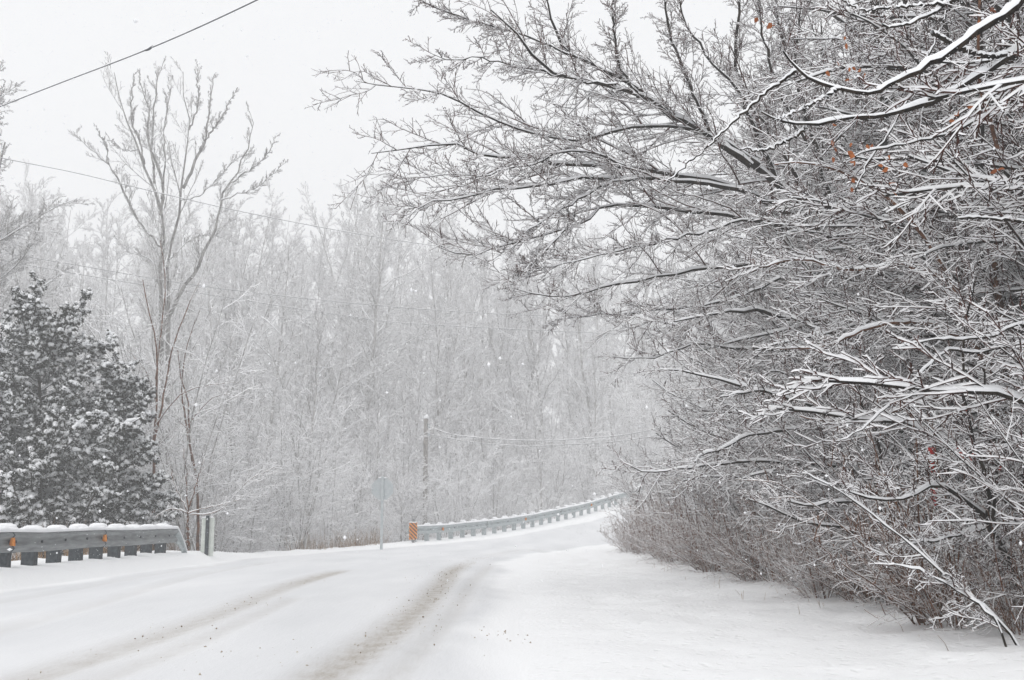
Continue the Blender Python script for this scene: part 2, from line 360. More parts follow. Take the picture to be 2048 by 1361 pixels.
q = q[(q[:, 1] > 5) & (q[:, 0] < .2) & (q[:, 0] > -7)]
c3 = np.c_[q, base_z(q[:, 0], q[:, 1]) + .001]
M_GRIT = noisy('grit', (.20, .15, .10), (.48, .42, .34), 3, .9)
tag(blobs('road_grit', c3, np.minimum(rng.gamma(2.0, .0019, len(c3)) + .0022, .011), [M_GRIT]), 'brown grit and dirty snow crumbs scattered along the wheel tracks', 'grit', kind='stuff')

# ------------------------------------------------------------------ boxes and prisms
class MB:
    def __init__(s): s.V = []; s.Fs = []; s.M = []
    def box(s, c, e, ax=(1, 0), top=None, mi=0):
        ax = np.array(ax) / np.linalg.norm(ax); bx = np.array([-ax[1], ax[0]]); n0 = len(s.V)
        for dz in (-1, 1):
            for du, dv in ((-1, -1), (1, -1), (1, 1), (-1, 1)):
                sc = top if (top and dz > 0) else 1
                q = np.array(c[:2]) + ax * du * e[0] * sc + bx * dv * e[1] * sc; s.V.append((q[0], q[1], c[2] + dz * e[2]))
        for f in ((3, 2, 1, 0), (4, 5, 6, 7), (0, 1, 5, 4), (1, 2, 6, 5), (2, 3, 7, 6), (3, 0, 4, 7)): s.Fs.append(tuple(n0 + i for i in f)); s.M.append(mi)
        return s
    def build(s, name, mats, parent=None, smooth=False, bevel=0):
        o = mesh_py(name, s.V, s.Fs, mats, s.M, smooth, parent)
        if bevel:
            b = o.modifiers.new('bevel', 'BEVEL'); b.width = bevel; b.segments = 2
        return o
def beam_profile():
    z = np.array([0, .02, .06, .10, .13, .155, .18, .21, .25, .29, .312]); d = np.array([.03, .055, .083, .055, .012, 0, .012, .055, .083, .055, .03])
    return d, z
def snow_ribbon(path, up, width, hfun, side, name, parent, step=.06):
    """snow lying along a path: rounded cross-section of uneven height"""
    L = np.r_[0, np.cumsum(np.linalg.norm(np.diff(path, axis=0), axis=1))]; s = np.arange(0, L[-1], step)
    P = np.stack([np.interp(s, L, path[:, i]) for i in range(3)], 1); T = nrm(np.gradient(P, axis=0)); S = nrm(np.cross(T, [0, 0, 1.]))
    a = np.linspace(0, math.pi, 7); V = []
    h = hfun(s); wn = width * (1 + .12 * rng.normal(size=len(s))); wn = np.convolve(np.pad(wn, 2, 'edge'), np.ones(5) / 5, 'valid')
    for j, ang in enumerate(a):
        V.append(P + S * (np.cos(ang) * wn)[:, None] + np.c_[np.zeros((len(s), 2)), (np.sin(ang) ** .7) * h - (.012 if j in (0, 6) else 0)])
    V = np.stack(V, 1); n_, m_ = V.shape[:2]; i = np.arange(n_ - 1)[:, None] * m_ + np.arange(m_)[None]; j = np.arange(n_ - 1)[:, None] * m_ + (np.arange(m_)[None] + 1) % m_
    Q = np.stack([i, j, j + m_, i + m_], -1).reshape(-1, 4)
    return mesh_np(name, V.reshape(-1, 3), Q, [M_SNOW], smooth=True, parent=parent)
def smooth_noise(s, step, amp):
    k = np.arange(s.min() - step, s.max() + 2 * step, step); return np.interp(s, k, rng.normal(size=len(k)) * amp)

def guardrail(start, dirv, n_posts, height, steel, postm, label, refl, joints, end_type, post_half, zoff=0, spacing=.953):
    start = np.array(start, float); dirv = np.array(dirv) / np.linalg.norm(dirv); nr = np.array([dirv[1], -dirv[0]])   # towards the road
    root = empty('guardrail', (0, 0, 0)); tag(root, label, 'guardrail')
    s = np.arange(0, (n_posts - 1) * spacing + .6, .1); xy = start + dirv * s[:, None]
    gz = np.array([tz(a, b) for a, b in xy]); gz = np.interp(s, s[::12], gz[::12]); top = gz + height
    d, z = beam_profile(); m = len(d)
    front = np.stack([np.stack([xy[:, 0] + nr[0] * (.0 + dd), xy[:, 1] + nr[1] * (.0 + dd), top - .312 + zz], 1) for dd, zz in zip(d, z)], 1)
    back = front - np.array([nr[0], nr[1], 0]) * .006
    V = np.concatenate([front, back[:, ::-1]], 1); k = V.shape[1]
    i = np.arange(len(s) - 1)[:, None] * k + np.arange(k)[None]; j = np.arange(len(s) - 1)[:, None] * k + (np.arange(k)[None] + 1) % k
    Q = np.stack([i, i + k, j + k, j], -1).reshape(-1, 4)
    mesh_np('beam', V.reshape(-1, 3), Q, [steel], smooth=True, parent=root)
    for q in range(n_posts):
        c = start + dirv * (q * spacing + .15) - nr * .17; g0 = tz(*c); tp = float(np.interp(q * spacing + .15, s, top)); jj = rng.normal() * .01
        MB().box((c[0], c[1], (g0 - .3 + tp + .01) / 2), (post_half[0], post_half[1], (tp + .01 - g0 + .3) / 2), dirv + jj).build('post', [postm], root, bevel=.008)
        c2 = c + nr * (post_half[1] + .035)
        MB().box((c2[0], c2[1], tp - .165), (post_half[0] * .8, .034, .155), dirv).build('block', [postm], root, bevel=.006)
        # snow heap on the head of the post
        a = np.linspace(0, 2 * math.pi, 10, endpoint=False); hh = rng.uniform(.06, .11); wq = rng.uniform(1.2, 1.9); Vv = []; Ff = []
        for l, (rr, zz) in enumerate(((1.0, 0), (1.12, .35), (.95, .75), (.5, 1.0))):
            for t in a:
                u = math.cos(t) * post_half[0] * wq * rr * (1 + .1 * rng.normal()); v = math.sin(t) * (post_half[1] + .05) * rr
                qx = c + dirv * u + nr * (v + .02); Vv.append((qx[0], qx[1], tp + .012 + zz * hh))
            if l: Ff += [((l - 1) * 10 + t_, (l - 1) * 10 + (t_ + 1) % 10, l * 10 + (t_ + 1) % 10, l * 10 + t_) for t_ in range(10)]
        Ff.append(tuple(range(30, 40))); mesh_py('snow_heap', Vv, Ff, [M_SNOW], smooth=True, parent=root)
        # bolt in the valley of the beam
        cb = start + dirv * (q * spacing + .15) + nr * .012; b = MB().box((cb[0], cb[1], tp - .157), (.02, .01, .02), dirv); b.build('bolt', [M_POST], root)
    path = np.c_[xy + nr * .03, top - .002]
    def hf(t): return np.clip(.055 + smooth_noise(t, .35, .012) + smooth_noise(t, .11, .006), .02, .2)
    snow_ribbon(path, None, .055, hf, None, 'snow_cap', root)
    for r_ in refl:                                          # amber reflector standing in the valley of the beam
        c = start + dirv * r_; tp = float(np.interp(r_, s, top)); cc = c + nr * .06; n0 = []
        o = MB(); o.box((cc[0], cc[1], tp - .157), (.010, .042, .062), dirv, top=.7); o.box((cc[0] - dirv[0] * .03, cc[1] - dirv[1] * .03, tp - .157), (.03, .03, .06), dirv, top=.6)
        o.build('reflector', [M_ORANGE], root, bevel=.01)
    for r_ in joints:                                        # lapped joint: bracket edge and shadow gap
        c = start + dirv * r_; tp = float(np.interp(r_, s, top)); Vj = []; 
        for off in (0, .05):
            for dd, zz in zip(d, z): qq = c + dirv * off + nr * (dd + .005); Vj.append((qq[0], qq[1], tp - .312 + zz))
        mesh_py('joint_strap', Vj, [(i, i + 1, i + 1 + m, i + m) for i in range(m - 1)], [M_POST], smooth=True, parent=root)
    return root, start, dirv, nr, s, top

# near rail on the left
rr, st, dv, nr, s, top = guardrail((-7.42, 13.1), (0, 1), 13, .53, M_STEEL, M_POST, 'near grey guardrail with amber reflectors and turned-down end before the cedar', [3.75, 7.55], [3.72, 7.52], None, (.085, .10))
# turned-down end piece: beam twisted down into the snow
e0 = np.array([-7.42, 13.1 + s[-1], top[-1]]); d, z = beam_profile(); Vv = []
Kt = 9
for i in range(Kt):
    f = i / (Kt - 1); c = e0 + np.array([.06 * f,   .62 * f, -.53 * f ** 1.3])
    for dd, zz in zip(d, z): Vv.append((c[0] + dd * (1 - .3 * f), c[1] + .12 * (.312 - zz) * f, c[2] - (.312 - zz) * (1 - .25 * f)))
m = len(d); Ff = [(i * m + j, i * m + j + 1, (i + 1) * m + j + 1, (i + 1) * m + j) for i in range(Kt - 1) for j in range(m - 1)]
o = mesh_py('end_section', Vv, Ff, [M_STEELP], smooth=True, parent=rr); so = o.modifiers.new('solid', 'SOLIDIFY'); so.thickness = .008
path = np.array([e0 + np.array([.06 * f + .03,   .62 * f, -.53 * f ** 1.3]) for f in np.linspace(0, .97, 12)])
snow_ribbon(path, None, .05, lambda t: .045 + smooth_noise(t, .2, .008), None, 'snow_cap', rr)
# far rail climbing to the right
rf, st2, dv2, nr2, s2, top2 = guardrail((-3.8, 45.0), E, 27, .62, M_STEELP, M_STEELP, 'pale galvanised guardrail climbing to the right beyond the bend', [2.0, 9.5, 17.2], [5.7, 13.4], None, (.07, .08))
MB().box((-3.8 - E[0] * .28, 45 - E[1] * .28, float(top2[0]) - .15), (.30, .05, .15), E).build('end_section', [M_STEELP], rf, bevel=.02)

# ------------------------------------------------------------------ signs and posts
def xz_panel(name, poly, y, th, mats, parent, mi=None):
    n_ = len(poly); V = [(a, y, b) for a, b in poly] + [(a, y + th, b) for a, b in poly]
    Fs = [tuple(range(n_)), tuple(range(2 * n_ - 1, n_ - 1, -1))] + [(i, i + n_, (i + 1) % n_ + n_, (i + 1) % n_) for i in range(n_)]
    return mesh_py(name, V, Fs, mats, parent=parent)
def snowtop(parent, x0, x1, y, z, h=.03, dpt=.03):
    P = np.c_[np.linspace(x0, x1, 9), np.full(9, y), np.full(9, z)]
    return snow_ribbon(P, None, dpt, lambda t: h + smooth_noise(t, .06, .005), None, 'snow_cap', parent, .03)
# back of an object marker beyond the end of the near rail: pale panel with its dark post
c = at(414, 1100, 26.6); zb = tz(c[0], 26.6); r = empty('object_marker', (c[0], 26.6, zb)); tag(r, 'back of a tall pale marker panel on a dark post beside the near guardrail', 'road sign')
xz_panel('panel', [(-.15, -.03), (.15, -.03), (.15, .86), (-.15, .86)], 0, .006, [M_WHITEP], r)
MB().box((-.005, -.035, .40), (.038, .028, .50)).build('post', [M_POST], r, bevel=.006)
snowtop(r, -.15, .15, .003, .858, .018, .012)
# striped marker at the start of the far rail
c = at(826, 1084, 44.3); zb = tz(c[0], 44.3); r = empty('object_marker', (c[0], 44.3, zb)); tag(r, 'orange and black diagonally striped marker panel at the near end of the far guardrail', 'road sign')
W2, Z0, Z1 = .155, .12, .78
xz_panel('panel', [(-W2, Z0), (W2, Z0), (W2, Z1), (-W2, Z1)], 0, .01, [M_ORANGE], r)
def clip_poly(poly, xmin, xmax, zmin, zmax):
    for ax, lim, sg in ((0, xmin, 1), (0, xmax, -1), (1, zmin, 1), (1, zmax, -1)):
        o = []
        for i in range(len(poly)):
            a, b = poly[i - 1], poly[i]; fa, fb = (a[ax] - lim) * sg, (b[ax] - lim) * sg
            if (fa >= 0) != (fb >= 0): t = fa / (fa - fb); o.append((a[0] + t * (b[0] - a[0]), a[1] + t * (b[1] - a[1])))
            if fb >= 0: o.append(b)
        poly = o
        if not poly: return []
    return poly
Vs, Fs = [], []
for k in range(-3, 8):
    z0 = Z0 - .2 + k * .145
    pl = clip_poly([(-W2, z0 + .31), (W2, z0), (W2, z0 + .062), (-W2, z0 + .372)], -W2 + .008, W2 - .008, Z0 + .008, Z1 - .008)
    if len(pl) >= 3: n0 = len(Vs); Vs += [(a, -.003, b) for a, b in pl]; Fs.append(tuple(range(n0, n0 + len(pl))))
mesh_py('stripes', Vs, Fs, [M_BLACK], parent=r)
MB().box((.02, .045, .30), (.06, .03, .62)).build('post', [M_STEEL], r, bevel=.006); snowtop(r, -.15, .15, .005, .78, .03, .02)
# stop sign seen from behind
c = at(765, 978, 38.5); zb = tz(c[0], 38.5); r = empty('stop_sign', (c[0], 38.5, zb)); tag(r, 'grey back of an eight-sided sign on a metal post, left of the far guardrail', 'road sign')
zc = c[2] - zb; R8 = .395
xz_panel('panel', [(R8 * math.cos(math.radians(22.5 + 45 * k)), zc + R8 * math.sin(math.radians(22.5 + 45 * k))) for k in range(8)], 0, .006, [M_SIGNB], r)
MB().box((0, -.03, (zc + .42) / 2 - .1), (.045, .022, (zc + .42) / 2 + .1)).build('post', [M_SIGNB], r, bevel=.006); snowtop(r, -.14, .14, .003, zc + R8 * .92, .03, .02)
# red and pale marker post inside the hedge
c = at(1869, 1000, 10.0); zb = tz(c[0], 10.0); r = empty('marker_post', (c[0], 10.0, zb)); tag(r, 'pale post with bright red bands half hidden in the hedge', 'marker post')
zt = at(1869, 898, 10.0)[2] - zb
def cyl(name, r0, z0, z1, m, par, seg=16):
    V = [(r0 * math.cos(2 * math.pi * k / seg), r0 * math.sin(2 * math.pi * k / seg), zz) for zz in (z0, z1) for k in range(seg)]
    Fs = [(k, (k + 1) % seg, (k + 1) % seg + seg, k + seg) for k in range(seg)] + [tuple(range(seg))[::-1], tuple(range(seg, 2 * seg))]
    return mesh_py(name, V, Fs, [m], parent=par)
cyl('post', .026, -.2, zt, M_WHITEP, r); za = at(1869, 1012, 10.0)[2] - zb; zb1 = at(1869, 972, 10.0)[2] - zb
cyl('red_band', .030, za, zb1, M_RED, r); cyl('red_band', .030, at(1869, 946, 10.0)[2] - zb, at(1869, 922, 10.0)[2] - zb, M_RED, r); cyl('red_band', .030, at(1869, 912, 10.0)[2] - zb, zt + .01, M_RED, r)

# utility pole and overhead wires
c = at(852, 838, 53); zb = tz(c[0], 53); r = empty('utility_pole', (c[0], 53, zb)); tag(r, 'weathered grey wooden service pole with a snow cap behind the far guardrail', 'utility pole')
hp = c[2] - zb; tb = Tubes(); P = np.array([[[0, 0, -.3], [0, 0, hp * .5], [0, 0, hp]]]); tb.add(P, np.array([[.12, .11, .10]]), 8, 0, vert=True); tb.build('shaft', [M_POLE, M_SNOW], r, smooth=True)
blobs('snow_cap', np.array([[0, 0, hp + .05], [.04, 0, hp + .1]]), np.array([.16, .12]), [M_SNOW], r)
MB().box((.14, 0, hp - .35), (.05, .05, .10)).build('insulator', [M_SIGNB], r); MB().box((.14, 0, hp - .75), (.05, .05, .08)).build('insulator', [M_SIGNB], r)
def wire(pts, rad, label, snow=.0, K=60, name='overhead_wire', blip=None):
    P = resample([at(a, b, Y) for a, b, Y in pts], K)[None]; R = np.full((1, K), rad); tb = Tubes().add(P, R, 8, snow, rad * .8, .5, .03)
    o = tb.build(name, [M_WIRE, M_TWSNOW], smooth=True); tag(o, label, 'wire', 'overhead wires'); return o
o = wire([(-260, 318, 30), (60, 190, 24), (298, 98, 20.5), (515, 0, 18), (760, -125, 16)], .0125, 'single dark overhead wire crossing the white sky at the upper left', .35)
o2 = at(300, 97, 20.5); sp = Tubes().add(np.array([resample([at(288, 102, 20.6), at(298, 98.5, 20.5), at(306, 92, 20.4)], 6)]), np.array([[.012, .022, .026, .026, .022, .012]]), 8, .3).build('splice', [M_WIRE, M_TWSNOW], o, smooth=True)
wire([(-200, 272, 40), (0, 316, 41), (150, 346, 42), (300, 382, 43), (480, 423, 45), (680, 462, 47), (870, 492, 49), (1100, 520, 52), (1500, 560, 56)], .011, 'snow-covered overhead wire running from the left edge behind the tall tree', 1.2)
wire([(-200, 470, 44), (0, 505, 45), (150, 530, 46), (400, 572, 48), (700, 606, 50), (1000, 628, 53), (1500, 645, 57)], .013, 'upper of two faint wires across the middle of the wood', .4)
wire([(-200, 480, 45), (0, 520, 46), (200, 556, 47), (420, 590, 49), (700, 633, 51), (900, 652, 53), (1500, 680, 57)], .013, 'lower of two faint wires across the middle of the wood', .4)
wire([(855, 852, 53), (900, 868, 52), (960, 876, 51), (1040, 881, 50), (1110, 881, 49), (1170, 877, 48), (1260, 868, 47), (1500, 820, 44)], .012, 'snowy wire from the service pole sagging to the right', 1.2)
wire([(855, 868, 53), (940, 884, 52), (1040, 892, 51), (1120, 890, 50), (1260, 880, 48), (1500, 835, 45)], .012, 'thin lower wire from the service pole sagging to the right', .6)

# ------------------------------------------------------------------ trees
def finish(root, trunk, crown, tmats, cmats, tkw={}, ckw={}):
    """trunk, crown: lists of (P, R, profile)"""
    tb = Tubes()
    for P, R, m in trunk: tb.add(P, R, m, **tkw)
    tb.build('trunk', tmats, root, smooth=True)
    tb = Tubes()
    for P, R, m in crown: tb.add(P, R, m, **ckw)
    tb.build('crown', cmats, root, smooth=False)
    return reg(root)
def leaves(name, C, size, m, parent):
    N = len(C); a = nrm(rng.normal(size=(N, 3)) + np.array([0, 0, -.8])); b = nrm(np.cross(a, rng.normal(size=(N, 3)))); c_ = np.cross(a, b)
    s_ = size * rng.uniform(.6, 1.2, (N, 1)); prof = np.array([[0, 0, 0], [.35, .38, .06], [.75, .3, .1], [1.1, 0, -.05], [.75, -.3, .12], [.35, -.38, .08]])
    V = C[:, None] + s_[:, None] * (prof[None, :, 0:1] * a[:, None] + prof[None, :, 1:2] * b[:, None] + prof[None, :, 2:3] * c_[:, None])
    k = (np.arange(N) * 6)[:, None]; Q = np.concatenate([k + np.array([[0, 1, 2, 3]]), k + np.array([[0, 3, 4, 5]])], 0)
    return mesh_np(name, V.reshape(-1, 3), Q, [m], parent=parent)

# --- big tree whose boughs reach left over the road (traced boughs, real depth)
BIG = [
 ([(1840, 690), (1768, 560), (1640, 430), (1560, 375), (1471, 304), (1352, 233), (1277, 194), (1229, 172), (1167, 163), (1118, 150), (1074, 119), (1044, 75), (982, 26)], 15.5, 12.6, .105, .012),
 ([(1500, 330), (1400, 262), (1339, 229), (1273, 176), (1220, 145), (1163, 119), (1132, 101), (1105, 48), (1088, -20)], 14.5, 13.4, .07, .014),
 ([(1800, 560), (1600, 440), (1470, 372), (1339, 348), (1251, 333), (1163, 330), (1096, 324), (1030, 313), (973, 313), (938, 300), (889, 291), (810, 300), (740, 304)], 15.4, 12.2, .085, .007),
 ([(1480, 380), (1350, 362), (1273, 357), (1220, 359), (1158, 357), (1074, 374), (982, 379), (920, 396), (863, 403), (810, 440)], 14.6, 12.4, .05, .006),
 ([(1600, 460), (1400, 425), (1286, 414), (1211, 412), (1163, 449), (1110, 463), (1050, 480), (982, 498), (938, 513), (876, 493)], 14.8, 12.8, .05, .006),
 ([(1130, 458), (1079, 515), (1044, 546), (1013, 577)], 13.4, 12.8, .018, .005),
 ([(1800, 560), (1640, 520), (1475, 533), (1387, 540), (1286, 559), (1207, 573), (1163, 590), (1096, 592), (1022, 577)], 15.2, 12.9, .06, .006),
 ([(1520, 330), (1400, 262), (1286, 253), (1207, 269), (1140, 280), (1066, 269), (1008, 247), (938, 216), (876, 189), (832, 181), (770, 172), (716, 162)], 14.6, 12.2, .045, .005),
 ([(1229, 172), (1150, 160), (1074, 141), (1008, 128), (951, 117), (889, 117), (858, 106)], 13.6, 12.6, .025, .005),
 ([(1160, 119), (1070, 79), (1010, 60), (960, 44), (898, 26), (841, 4)], 13.6, 12.5, .022, .005),
 ([(1273, 357), (1215, 366), (1140, 410), (1079, 445), (1030, 489), (985, 520)], 14.0, 13.0, .028, .006),
 ([(1277, 194), (1240, 130), (1228, 60), (1225, -30)], 14, 13.6, .03, .012),
 ([(1620, 300), (1560, 190), (1530, 90), (1520, 0), (1530, -60)], 14.6, 14.2, .035, .014),
 ([(1600, 360), (1500, 210), (1420, 120), (1370, 40), (1350, -40)], 14.4, 13.6, .035, .012),
 ([(1700, 420), (1620, 260), (1590, 140), (1600, 30), (1610, -50)], 15, 14.6, .04, .015),
 ([(1420, 262), (1380, 170), (1345, 90), (1330, 0), (1320, -60)], 14.2, 13.8, .035, .014),
 ([(1560, 375), (1500, 240), (1470, 120), (1480, 0), (1478, -60)], 14.8, 14.4, .05, .02),
 ([(1700, 480), (1640, 330), (1600, 180), (1560, 60), (1545, -60)], 15.2, 14.8, .05, .02),
 ([(1772, 580), (1739, 613), (1691, 635), (1647, 644), (1596, 643), (1537, 628), (1500, 620), (1420, 628), (1330, 650)], 15.0, 13.2, .085, .01),
 ([(1765, 575), (1720, 591), (1665, 587), (1610, 586), (1560, 598)], 14.9, 14.0, .035, .012),
 ([(1790, 640), (1640, 690), (1500, 700), (1400, 690), (1310, 715), (1225, 716)], 14.8, 13.6, .05, .006),
 ([(1251, 333), (1160, 300), (1060, 330), (960, 350), (870, 350), (800, 365)], 13.6, 12.6, .022, .005),
 ([(1500, 440), (1380, 470), (1250, 500), (1120, 530), (1040, 545)], 14.4, 13.1, .03, .005),
 ([(1560, 560), (1450, 600), (1330, 620), (1200, 630), (1110, 640)], 14.6, 13.6, .03, .005)]
P1, R1 = traced(BIG, 22)
tr, trr = traced([([(2075, 1330), (1990, 1100), (1900, 850), (1838, 687), (1800, 620), (1768, 547), (1761, 492), (1757, 430), (1765, 380), (1768, 240), (1755, 60), (1740, -120)], 15.2, 15.6, .12, .05)], 22)
R1 = R1 * .68
P2, R2 = grow(P1, R1, 28, .27, .10, 1., (20, 60), 10, .10, (-.03, 0, .01), .62, .0052, .8, rL=.0085)
P3, R3 = grow(P2, R2, 11, .46, .08, 1., (22, 62), 7, .11, (-.02, 0, .02), .6, .0042)
P4, R4 = grow(P3, R3, 4, .45, .1, 1., (30, 65), 4, .12, (0, 0, .04), .6, .0031)
P4b, R4b = grow(P2, R2, 5, .10, .05, 1., (45, 85), 3, .2, (0, 0, .08), .6, .0034)
root = empty('roadside_tree', (0, 0, 0)); tag(root, 'big spreading bare tree whose snowy boughs reach far left over the road', 'tree')
finish(root, [(tr, trr, 8), (P1, R1, 8)], [(P2, R2, 4), (P3, R3, 4), (P4, R4, 4), (P4b, R4b, 4)], [M_BARK, M_SNOW], [M_TWIG, M_TWSNOW], dict(mx=.038), dict(base=.0046, k=.9, mx=.026))

# --- near tree, trunk just outside the frame, boughs hang in at the upper right
NEAR = [
 ([(2420, -120), (2200, -90), (2080, -60), (2044, 0), (2005, 32), (1958, 62), (1911, 97), (1867, 126), (1809, 156), (1756, 179), (1717, 185), (1676, 178), (1632, 165), (1597, 144), (1576, 118), (1566, 100)], 6.6, 6.2, .055, .006),
 ([(1676, 178), (1641, 200), (1597, 222), (1550, 240)], 6.3, 6.1, .011, .004),
 ([(1594, 142), (1541, 179), (1509, 206), (1450, 260), (1380, 325), (1340, 360)], 6.3, 6.5, .011, .004),
 ([(2420, 60), (2150, 40), (2048, 94), (2026, 109), (1976, 141), (1935, 165), (1882, 194), (1832, 215), (1759, 232), (1688, 238), (1641, 247), (1609, 250), (1565, 243), (1523, 226)], 7.0, 6.5, .05, .006),
 ([(1612, 253), (1600, 267), (1568, 285), (1529, 300), (1480, 300)], 6.6, 6.6, .012, .004),
 ([(2026, 109), (2000, 113), (1958, 110), (1920, 97), (1882, 76), (1864, 65)], 6.9, 6.6, .02, .014),
 ([(2100, -90), (1911, 0), (1867, 26), (1817, 47), (1779, 56), (1765, 49)], 6.8, 6.5, .022, .007),
 ([(1894, 8), (1794, 15), (1735, 22), (1706, 15), (1680, -5)], 6.7, 6.7, .012, .005),
 ([(2400, 120), (2047, 188), (2000, 215), (1950, 244), (1911, 262), (1853, 279), (1794, 291), (1735, 303), (1690, 320)], 7.2, 6.9, .024, .005),
 ([(1709, 385), (1740, 320), (1800, 230), (1850, 130), (1895, 20), (1910, -50)], 7.0, 6.9, .006, .009),
 ([(2300, 420), (2100, 445), (2048, 444), (1960, 436), (1914, 438)], 7.4, 7.1, .02, .009),
 ([(2300, 640), (2047, 650), (1990, 672), (1920, 680), (1850, 682), (1780, 700)], 7.8, 7.6, .02, .006),
 ([(2300, 700), (2048, 690), (1960, 705), (1900, 700), (1867, 720), (1800, 790), (1720, 860), (1680, 880)], 7.8, 7.6, .018, .005)]
P1, R1 = traced(NEAR, 44, .005); R1 = R1 * .85
tx = 4.55; tr = resample([(tx + .3, 7.0, -.1), (tx + .1, 7.0, 1.5), (tx, 6.9, 3.2), (tx - .2, 6.8, 5.2), (tx - .1, 6.8, 7.5)], 16)[None]; trr = np.linspace(.17, .08, 16)[None]
P2, R2 = grow(P1, R1, 11, .20, .15, 1., (30, 65), 8, .12, (0, 0, .02), .5, .0028, 1, rL=.006)
P3, R3 = grow(P2, R2, 6, .40, .15, 1., (35, 65), 5, .14, (0, 0, .02), .5, .0022, rL=.006)
P4, R4 = grow(P3, R3, 3, .40, .15, 1., (35, 75), 4, .2, (0, 0, .02), .5, .0018)
root = empty('roadside_tree', (0, 0, 0)); tag(root, 'near tree at the right edge with thick dark snow-laden branches at the upper right', 'tree')
finish(root, [(tr, trr, 8), (P1, R1, 8)], [(P2, R2, 4), (P3, R3, 4), (P4, R4, 4)], [M_BARK, M_SNOW], [M_TWIG, M_TWSNOW], dict(base=.008, mx=.028, k=.6), dict(base=.003, k=.8, mx=.015))
lf = [at(a + rng.normal() * 8, b + rng.normal() * 10, 6.7 + rng.normal() * .1) for a, b in ((1688, 78), (1708, 128), (1702, 142), (1722, 138), (1525, 45), (1540, 78), (1678, 285), (1685, 300), (1700, 300), (1704, 315), (1705, 335), (1728, 325), (1730, 335), (1767, 322), (1797, 330), (1785, 336), (1776, 372), (1918, 225), (1905, 240), (1991, 12), (1978, 30), (1655, 138), (1671, 252), (1990, 330))]
leaves('dead_foliage', np.repeat(np.array(lf), 2, 0) + rng.normal(size=(48, 3)) * .02, .042, M_LEAF, root); reg(root)

# --- leaning thicket trees low on the right (traced leading stems)
def thick(lst, label, K=18, n2=22, L2=.34, leafpix=(), near=False, rt=.0034, rustbark=False, Yl=9, tag_leaf=M_LEAF):
    P1, R1 = traced(lst, K, .006)
    P2, R2 = grow(P1, R1, n2, L2, .12, 1., (25, 60), 7, .13, (-.02, 0, .03), .55, rt * 1.5, 1, rL=.0065)
    P3, R3 = grow(P2, R2, 9, .42, .12, 1., (30, 65), 5, .16, (0, 0, .03), .55, rt * 1.1)
    P4, R4 = grow(P3, R3, 4, .45, .15, 1., (35, 75), 4, .2, (0, 0, .04), .55, rt * .9)
    b = at(*lst[0][0][0], lst[0][1]); root = empty('thicket_tree', (0, 0, 0)); tag(root, label, 'tree')
    finish(root, [(P1, R1, 8)], [(P2, R2, 4), (P3, R3, 4), (P4, R4, 4)], [M_RUST if rustbark else M_BARK, M_SNOW], [M_TWIG, M_TWSNOW], dict(base=.010, k=.8, mx=.03), dict(base=.0034, k=.9, mx=.015))
    if leafpix:
        C = np.array([at(a, b_, Yl) for a, b_ in leafpix]); leaves('dead_foliage', np.repeat(C, 2, 0) + rng.normal(size=(2 * len(C), 3)) * .03, .042, tag_leaf, root); reg(root)
    return root
thick([([(2075, 1300), (2045, 1187), (2010, 1110), (1976, 1050), (1953, 1021), (1918, 993), (1868, 970), (1826, 990), (1780, 1003), (1700, 985)], 8.6, 7.8, .035, .006),
       ([(1976, 1052), (1918, 1071), (1854, 1083), (1801, 1088)], 8.2, 7.9, .013, .006),
       ([(1978, 1055), (1975, 986), (1960, 915), (1946, 880), (1925, 780), (1930, 660), (1950, 560)], 8.2, 8.0, .016, .005),
       ([(2045, 1187), (1990, 1060), (1995, 930), (1975, 800), (1960, 720)], 8.5, 8.3, .018, .006)],
      'dark crooked leaning stem in the lower right corner of the hedge', leafpix=((1958, 905), (1925, 900), (1930, 912), (2003, 930), (1935, 815)), Yl=8, tag_leaf=M_REDLEAF)
thick([([(2080, 1290), (1985, 1215), (1854, 1141), (1801, 1110), (1748, 1081), (1706, 1064), (1664, 1050), (1628, 1046), (1600, 1042), (1554, 1023), (1518, 1005), (1496, 1000)], 10.4, 10.2, .05, .006),
       ([(1900, 1165), (1823, 1078), (1784, 1053), (1755, 1014), (1706, 1005), (1667, 1004), (1621, 1011), (1560, 1000)], 10.4, 10.0, .035, .006),
       ([(1784, 1053), (1753, 980), (1760, 900), (1720, 800), (1730, 700)], 10.3, 10.4, .02, .006)],
      'long low bough carrying a thick line of snow just above the dry grass')
thick([([(2060, 1330), (1982, 1226), (1918, 1177), (1847, 1113), (1760, 1040), (1690, 990), (1600, 940)], 7.6, 8.0, .010, .003),
       ([(2013, 1298), (1990, 1240), (1940, 1200), (1860, 1150), (1790, 1130)], 7.4, 7.5, .008, .003)],
      'slender dark sapling bent down so its tip touches the snow at the lower right', n2=9)
thick([([(2090, 1250), (1960, 1080), (1864, 900), (1800, 790), (1698, 766), (1657, 773), (1566, 790), (1480, 770), (1400, 750), (1320, 735)], 12, 11.8, .06, .006),
       ([(1864, 900), (1698, 836), (1646, 818), (1591, 803), (1547, 788), (1492, 785), (1440, 795)], 11.6, 11.2, .035, .008),
       ([(1830, 900), (1700, 860), (1591, 858), (1536, 865), (1481, 876), (1444, 898), (1404, 910), (1389, 924)], 11.8, 11.2, .035, .008),
       ([(1860, 980), (1700, 935), (1518, 924), (1444, 928), (1385, 935), (1334, 944), (1297, 944), (1264, 933)], 11.8, 11.4, .03, .006),
       ([(1850, 960), (1698, 939), (1628, 950), (1560, 940), (1480, 960)], 11.8, 11.5, .025, .007),
       ([(1800, 790), (1757, 757), (1702, 764), (1629, 762), (1540, 740)], 11.7, 11.4, .02, .007)],
      'dark tree sending out five long level boughs topped with snow at mid height', K=26, n2=30, L2=.27)
